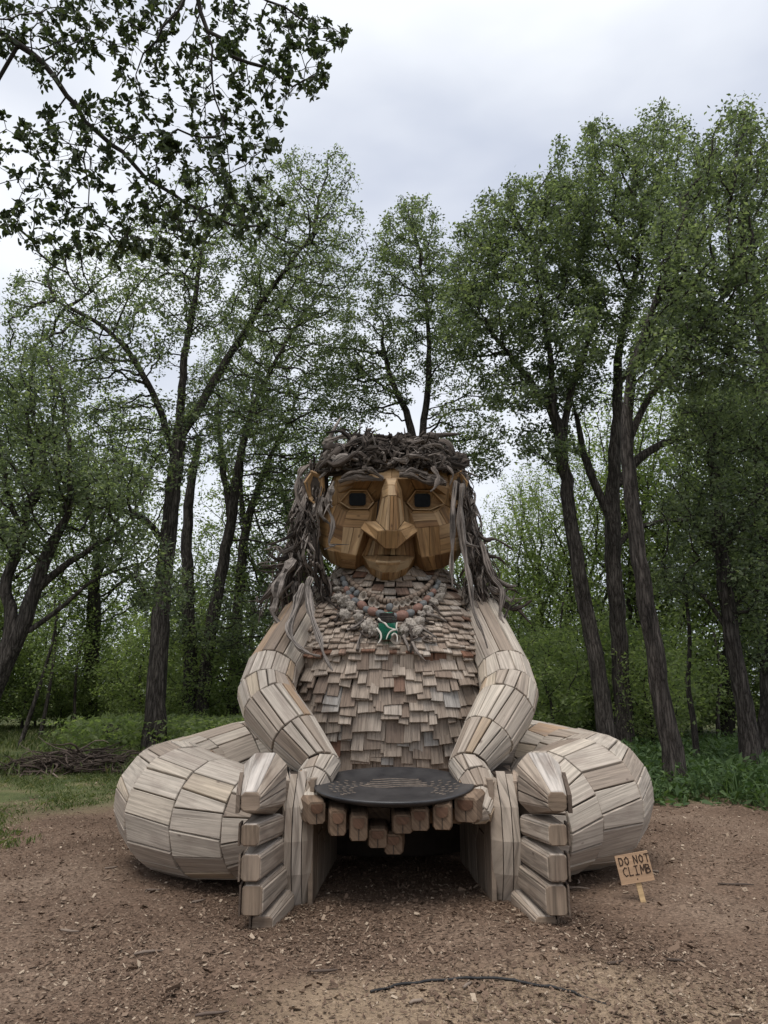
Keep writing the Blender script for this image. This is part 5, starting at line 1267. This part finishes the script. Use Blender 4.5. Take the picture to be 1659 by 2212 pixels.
# far woods: reads as one mass
nF = 48000
fx = RNG.uniform(-75, 75, nF); fy = RNG.uniform(46, 75, nF); hz = 8+2.5*np.sin(fx*.35+1)+1.8*np.sin(fx*.83)+1.2*np.sin(fx*1.9+fy)
fz = RNG.random(nF)**1.35*hz
far = obj('far_woods', leaves_mesh(np.stack([fx, fy, fz], 1), .42, M_LEAF_B, name='far_woods')); tag(far, 'pale green mass of far woodland behind everything', 'woodland', kind='stuff')
# thin saplings
for i, (px, Y, pt, lab) in enumerate([(1508, 15.5, [(1508, 'g'), (1498, 1560), (1486, 1480), (1490, 1380), (1478, 1250)], 'thin bare sapling stem between the right-hand trunks'),
        (55, 22, [(40, 'g'), (80, 1500), (110, 1400), (130, 1300)], 'thin sapling leaning right at the left edge of the grass'), (100, 26, [(85, 'g'), (108, 1480), (120, 1380), (118, 1280)], 'slim upright sapling in the left woods'),
        (180, 30, [(160, 'g'), (165, 1450), (180, 1380)], 'short grey sapling behind the grassy gap'), (1560, 21, [(1555, 'g'), (1550, 1540), (1556, 1450), (1540, 1360)], 'bent sapling deep in the right woods'),
        (1240, 24, [(1215, 'g'), (1222, 1470), (1210, 1380), (1216, 1300)], 'dark sapling left of the close pair of trunks')]):
    P = [np.array((XG(q[0], Y), Y, -.05)) if q[1] == 'g' else W(q[0], q[1], Y) for q in pt]
    SP = smooth_path(P, 16); b0 = P[0]
    o = empty('sapling', (b0[0], b0[1], 0)); tag(o, lab, 'sapling')
    inv = Matrix.Translation((-b0[0], -b0[1], 0))
    t = obj('stem', tube_mesh('stem', SP, [.075*(1-.6*k/15) for k in range(16)], M_BARK, 7, None, .05), o); t.matrix_parent_inverse = inv
    cen = np.array(SP)[RNG.integers(7, 16, 700)]+RNG.normal(0, .38, (700, 3))
    c = obj('crown', leaves_mesh(cen, .10, M_LEAF_B), o); c.matrix_parent_inverse = inv

# ------------------------------------------------------------------ undergrowth, grass
def scatter_blades(name, label, xy, hmin, hmax, wid, mat, lean=.35, cat='grass', bend=True):
    n = len(xy); z0 = np.zeros(n); h = RNG.uniform(hmin, hmax, n); a = RNG.uniform(0, 2*np.pi, n); l = RNG.normal(0, lean, (n, 2))*h[:, None]
    b = np.column_stack([xy, z0]); s = np.column_stack([np.cos(a), np.sin(a), z0])*(wid*RNG.uniform(.6, 1.4, n))[:, None]
    mid = b+np.column_stack([l*.35, h*.6]); tip = b+np.column_stack([l, h*RNG.uniform(.75, 1, n)])
    V = np.stack([b-s*.6, b+s*.6, mid+s, tip, mid-s], 1).reshape(-1, 3)
    o = obj(name, mesh_np(name, V, np.arange(n*5).reshape(n, 5), mat, np.repeat(RNG.random(n), 5))); return tag(o, label, cat, kind='stuff')
def inreg(n, fx0, fx1, y0, y1, test, dens=None):
    out = []
    while sum(len(o) for o in out) < n:
        x = RNG.uniform(fx0, fx1, n); y = RNG.uniform(y0, y1, n); k = test(x, y); out.append(np.column_stack([x, y])[k])
    return np.concatenate(out)[:n]
patch = lambda x, y: np.sin(x*.9+1)*np.sin(y*.7)+.6*np.sin(x*2.3+y*1.7)+.4*np.sin(x*5.1-y*3.3)
g1 = inreg(52000, -22, -3, 12.5, 34, lambda x, y: (y > 14.5-.25*(x+3)*0) & (patch(x, y)+RNG.normal(0, .5, len(x)) > -.35))
scatter_blades('meadow_grass', 'grass and weeds growing in the gap on the left', g1, .07, .34, .012, M_GRASS)
g2 = inreg(20000, -9, -3.2, 7.6, 15.5, lambda x, y: (x < -4.3+.12*(y-8)+.5*np.sin(y*1.7)) & (patch(x*1.7, y*1.7)+RNG.normal(0, .6, len(x)) > .2))
scatter_blades('sparse_grass', 'short sparse grass on the mulch beside the left edge', g2, .025, .085, .006, M_GRASS, .6)
# lush weeds on the right and behind
edge = lambda x: 10.9-.10*(x-4)+.35*np.sin(x*1.9)+.2*np.sin(x*4.3)
w1 = inreg(15000, 3.6, 15, 10.2, 22, lambda x, y: (y > edge(x)+RNG.normal(0, .15, len(x))) & (RNG.random(len(x)) < np.clip(1.6-(y-10)/14, .3, 1)))
n = len(w1); hh = RNG.uniform(.10, .5, n)*np.clip((w1[:, 1]-edge(w1[:, 0]))/1.2+.35, .3, 1)
lv = np.repeat(np.column_stack([w1, hh]), 4, 0)*np.array((1, 1, 1)); lv[:, 2] *= RNG.uniform(.25, 1.05, len(lv)); lv[:, :2] += RNG.normal(0, .07, (len(lv), 2))
o = obj('weed_bank', leaves_mesh(lv, .13, M_WEED, aspect=.38, upbias=1.4, droop=.05, name='weed_bank')); tag(o, 'bank of dark green weeds along the edge of the mulch at right', 'weeds', kind='stuff')
scatter_blades('weed_blades', 'tall grassy weeds among the leafy bank at right', inreg(9000, 3.6, 15, 10.4, 22, lambda x, y: y > edge(x)), .2, .6, .010, M_WEED, .45, 'weeds')
w2 = inreg(16000, -9, 5, 19.5, 26, lambda x, y: patch(x, y) > -.9); lv = np.repeat(np.column_stack([w2, RNG.uniform(.05, .9, len(w2))]), 2, 0); lv[:, :2] += RNG.normal(0, .1, (len(lv), 2))
o = obj('back_weeds', leaves_mesh(lv, .14, M_LEAF_B, aspect=.45, upbias=1., name='back_weeds')); tag(o, 'knee-high green growth among the trunks behind the giant', 'weeds', kind='stuff')

# ------------------------------------------------------------------ mulch chips, sticks, hose, brush pile, board
n = 310000
r = 3.2*np.exp(RNG.random(n)*math.log(15/3.2)); a = RNG.uniform(-.62, .62, n)
cx_, cy_ = r*np.sin(a), r*np.cos(a)
keep = (cy_ < 14) & ((cx_ > -5.6) | (RNG.random(n) < .35)) & ~((cx_ > 3.6) & (cy_ > 10.9))
dens = np.sin(cx_*1.1+2)*np.sin(cy_*1.3)+.5*np.sin(cx_*3.7+cy_*2.9); keep &= RNG.random(n) < np.clip(.72+.4*dens, .25, 1)
cx_, cy_ = cx_[keep], cy_[keep]; n = len(cx_)
L_ = RNG.lognormal(math.log(.0054), .58, n).clip(.003, .04); wd = L_*RNG.uniform(.22, .7, n).clip(0, .5); wd = np.minimum(wd, .016); th = RNG.uniform(0, np.pi, n)
gz = 0.018*np.sin(cx_*1.3+.5)*np.cos(cy_*1.1)+0.010*np.sin(cx_*3.1+cy_*2.3)+0.006*np.sin(cx_*9.7+1.3)*np.sin(cy_*8.3)+.004+RNG.uniform(0, .008, n)
d = np.column_stack([np.cos(th), np.sin(th), RNG.normal(0, .28, n)])*L_[:, None]; s = np.column_stack([-np.sin(th), np.cos(th), RNG.normal(0, .5, n)])*wd[:, None]
b = np.column_stack([cx_, cy_, gz+np.abs(d[:, 2])*.5])
V = np.stack([b-d-s*.6, b-d*.8+s, b+d+s*.7, b+d*.9-s], 1).reshape(-1, 3)
t = np.clip(RNG.beta(1.6, 2.2, n), 0, 1); t[RNG.random(n) < .06] = 1
o = obj('wood_chips', mesh_np('wood_chips', V, np.arange(n*4).reshape(n, 4), M_CHIP, np.repeat(t, 4))); tag(o, 'loose wood chips covering the clearing', 'mulch', kind='stuff')
# larger splinters
for (px, py, L_, an, tn) in [(430, 1945, .11, .6, .7), (560, 1963, .10, 1.2, .5), (700, 2102, .16, .1, .3), (455, 2200, .16, .4, .5), (1250, 1912, .15, 1.4, .9), (1240, 1926, .25, -.3, .7), (1010, 2130, .10, .9, .8), (330, 1925, .14, .3, .6), (1400, 1880, .2, 2.4, .8), (1590, 1910, .3, -.1, .2), (640, 1920, .12, .2, .4), (1460, 2080, .10, -.4, .1), (240, 1880, .12, .5, .8), (150, 2010, .14, -.2, .8), (1330, 2090, .1, .3, .2), (900, 2165, .09, .5, .9), (320, 2060, .18, .35, .7)]:
    aa = math.atan((py-CY)/F)-TILT; Yg = CAMZ/math.tan(aa); x = XG(px, Yg)
    P = [np.array((x+math.cos(an)*L_*(t_-.5)+random.gauss(0, .004), Yg+math.sin(an)*L_*(t_-.5), ground_h(x, Yg)+.012+random.uniform(0, .008))) for t_ in (0, .35, .7, 1)]
    s_ = obj('wood_splinter', tube_mesh('wood_splinter', P, [.007, .010, .009, .004], M_STICK, 5, tn, .2)); tag(s_, 'splinter of wood lying on the mulch in front of the giant', 'stick', 'splinters on the mulch')
# half-buried black hose
def gp(px, py):
    Yg = CAMZ/math.tan(math.atan((py-CY)/F)-TILT); return np.array((XG(px, Yg), Yg, ground_h(XG(px, Yg), Yg)))
M_HOSE = plain_mat('black_rubber', (.012, .012, .013), (.03, .029, .028), 30, rough=.6)
P = smooth_path([gp(x, y) for x, y in ((800, 2142), (860, 2128), (935, 2121), (1015, 2118), (1090, 2121), (1160, 2132), (1230, 2147), (1320, 2172))], 40)
for i, p in enumerate(P): p[2] += [.002, .010, .014, .016, .014, .006, .010, -.004][min(7, i*8//40)]+.002*math.sin(i*1.3)
tag(obj('buried_hose', tube_mesh('buried_hose', P, [.0075]*40, M_HOSE, 8)), 'black hose half buried in the mulch in the foreground', 'hose')
# brush pile
bp0 = np.array((XG(165, 15.5), 15.5, 0.)); BPI = empty('brush_pile', tuple(bp0)); tag(BPI, 'low heap of dead sticks on the grass behind the left knee', 'brush pile')
SM = []
for k in range(12):
    P = smooth_path([(0, 0, 0), (.3, random.gauss(0, .04), random.gauss(0, .03)), (.65, random.gauss(0, .06), random.gauss(0, .04)), (1, random.gauss(0, .07), random.gauss(0, .05))], 6)
    SM.append(tube_mesh('stick', P, [.018, .017, .015, .012, .009, .004], M_STICK, 5, .75*((k+.5)/12)**1.6, .12))
for k in range(260):
    u = random.gauss(0, .45); v = random.gauss(0, .42)
    hgt = max(.02, .50*math.exp(-(u*u*2.2+v*v*1.8)))
    o = obj('stick', random.choice(SM), BPI); ln = random.uniform(.35, 1.15)
    o.location = (u*1.75-.5*ln*.8, v*1.2, hgt*random.uniform(.15, 1.0)); o.rotation_euler = (random.uniform(0, 6), random.gauss(0, .22), random.gauss(0.1, .8)+random.choice((0, math.pi)))
    if math.cos(o.rotation_euler.z) < 0: o.location.x += ln*.8
    o.scale = (ln, random.uniform(.7, 1.6), random.uniform(.7, 1.6))
# dark board propped on a post in the grass
Yb = 21.; pb = W(246, 1573, Yb); LB = empty('low_wooden_bench', (pb[0], Yb, 0)); tag(LB, 'low dark board seat standing in the grass on the left', 'bench')
M_OLD = wood_mat('old_dark_board', [(0, (.05, .042, .036)), (1, (.09, .075, .062))], grain=.4, stain=.3, stain_col=(.03, .025, .02), knot=False)
for nm, (x0, x1, y0, y1, z0, z1) in (('seat', (-.24, .24, -.05, .03, pb[2]-.09, pb[2]+.08)), ('backrest', (-.23, .24, .05, .09, pb[2]+.09, pb[2]+.14)), ('post', (-.19, -.12, .03, .10, -.1, pb[2]+.05)), ('post', (.13, .19, .03, .10, -.1, pb[2]+.05))):
    o = obj(nm, boxm(nm, x0, x1, y0, y1, z0, z1, M_OLD, .006), LB); o.rotation_euler = (0, math.radians(-6), 0) if nm != 'post' else (0, 0, 0)
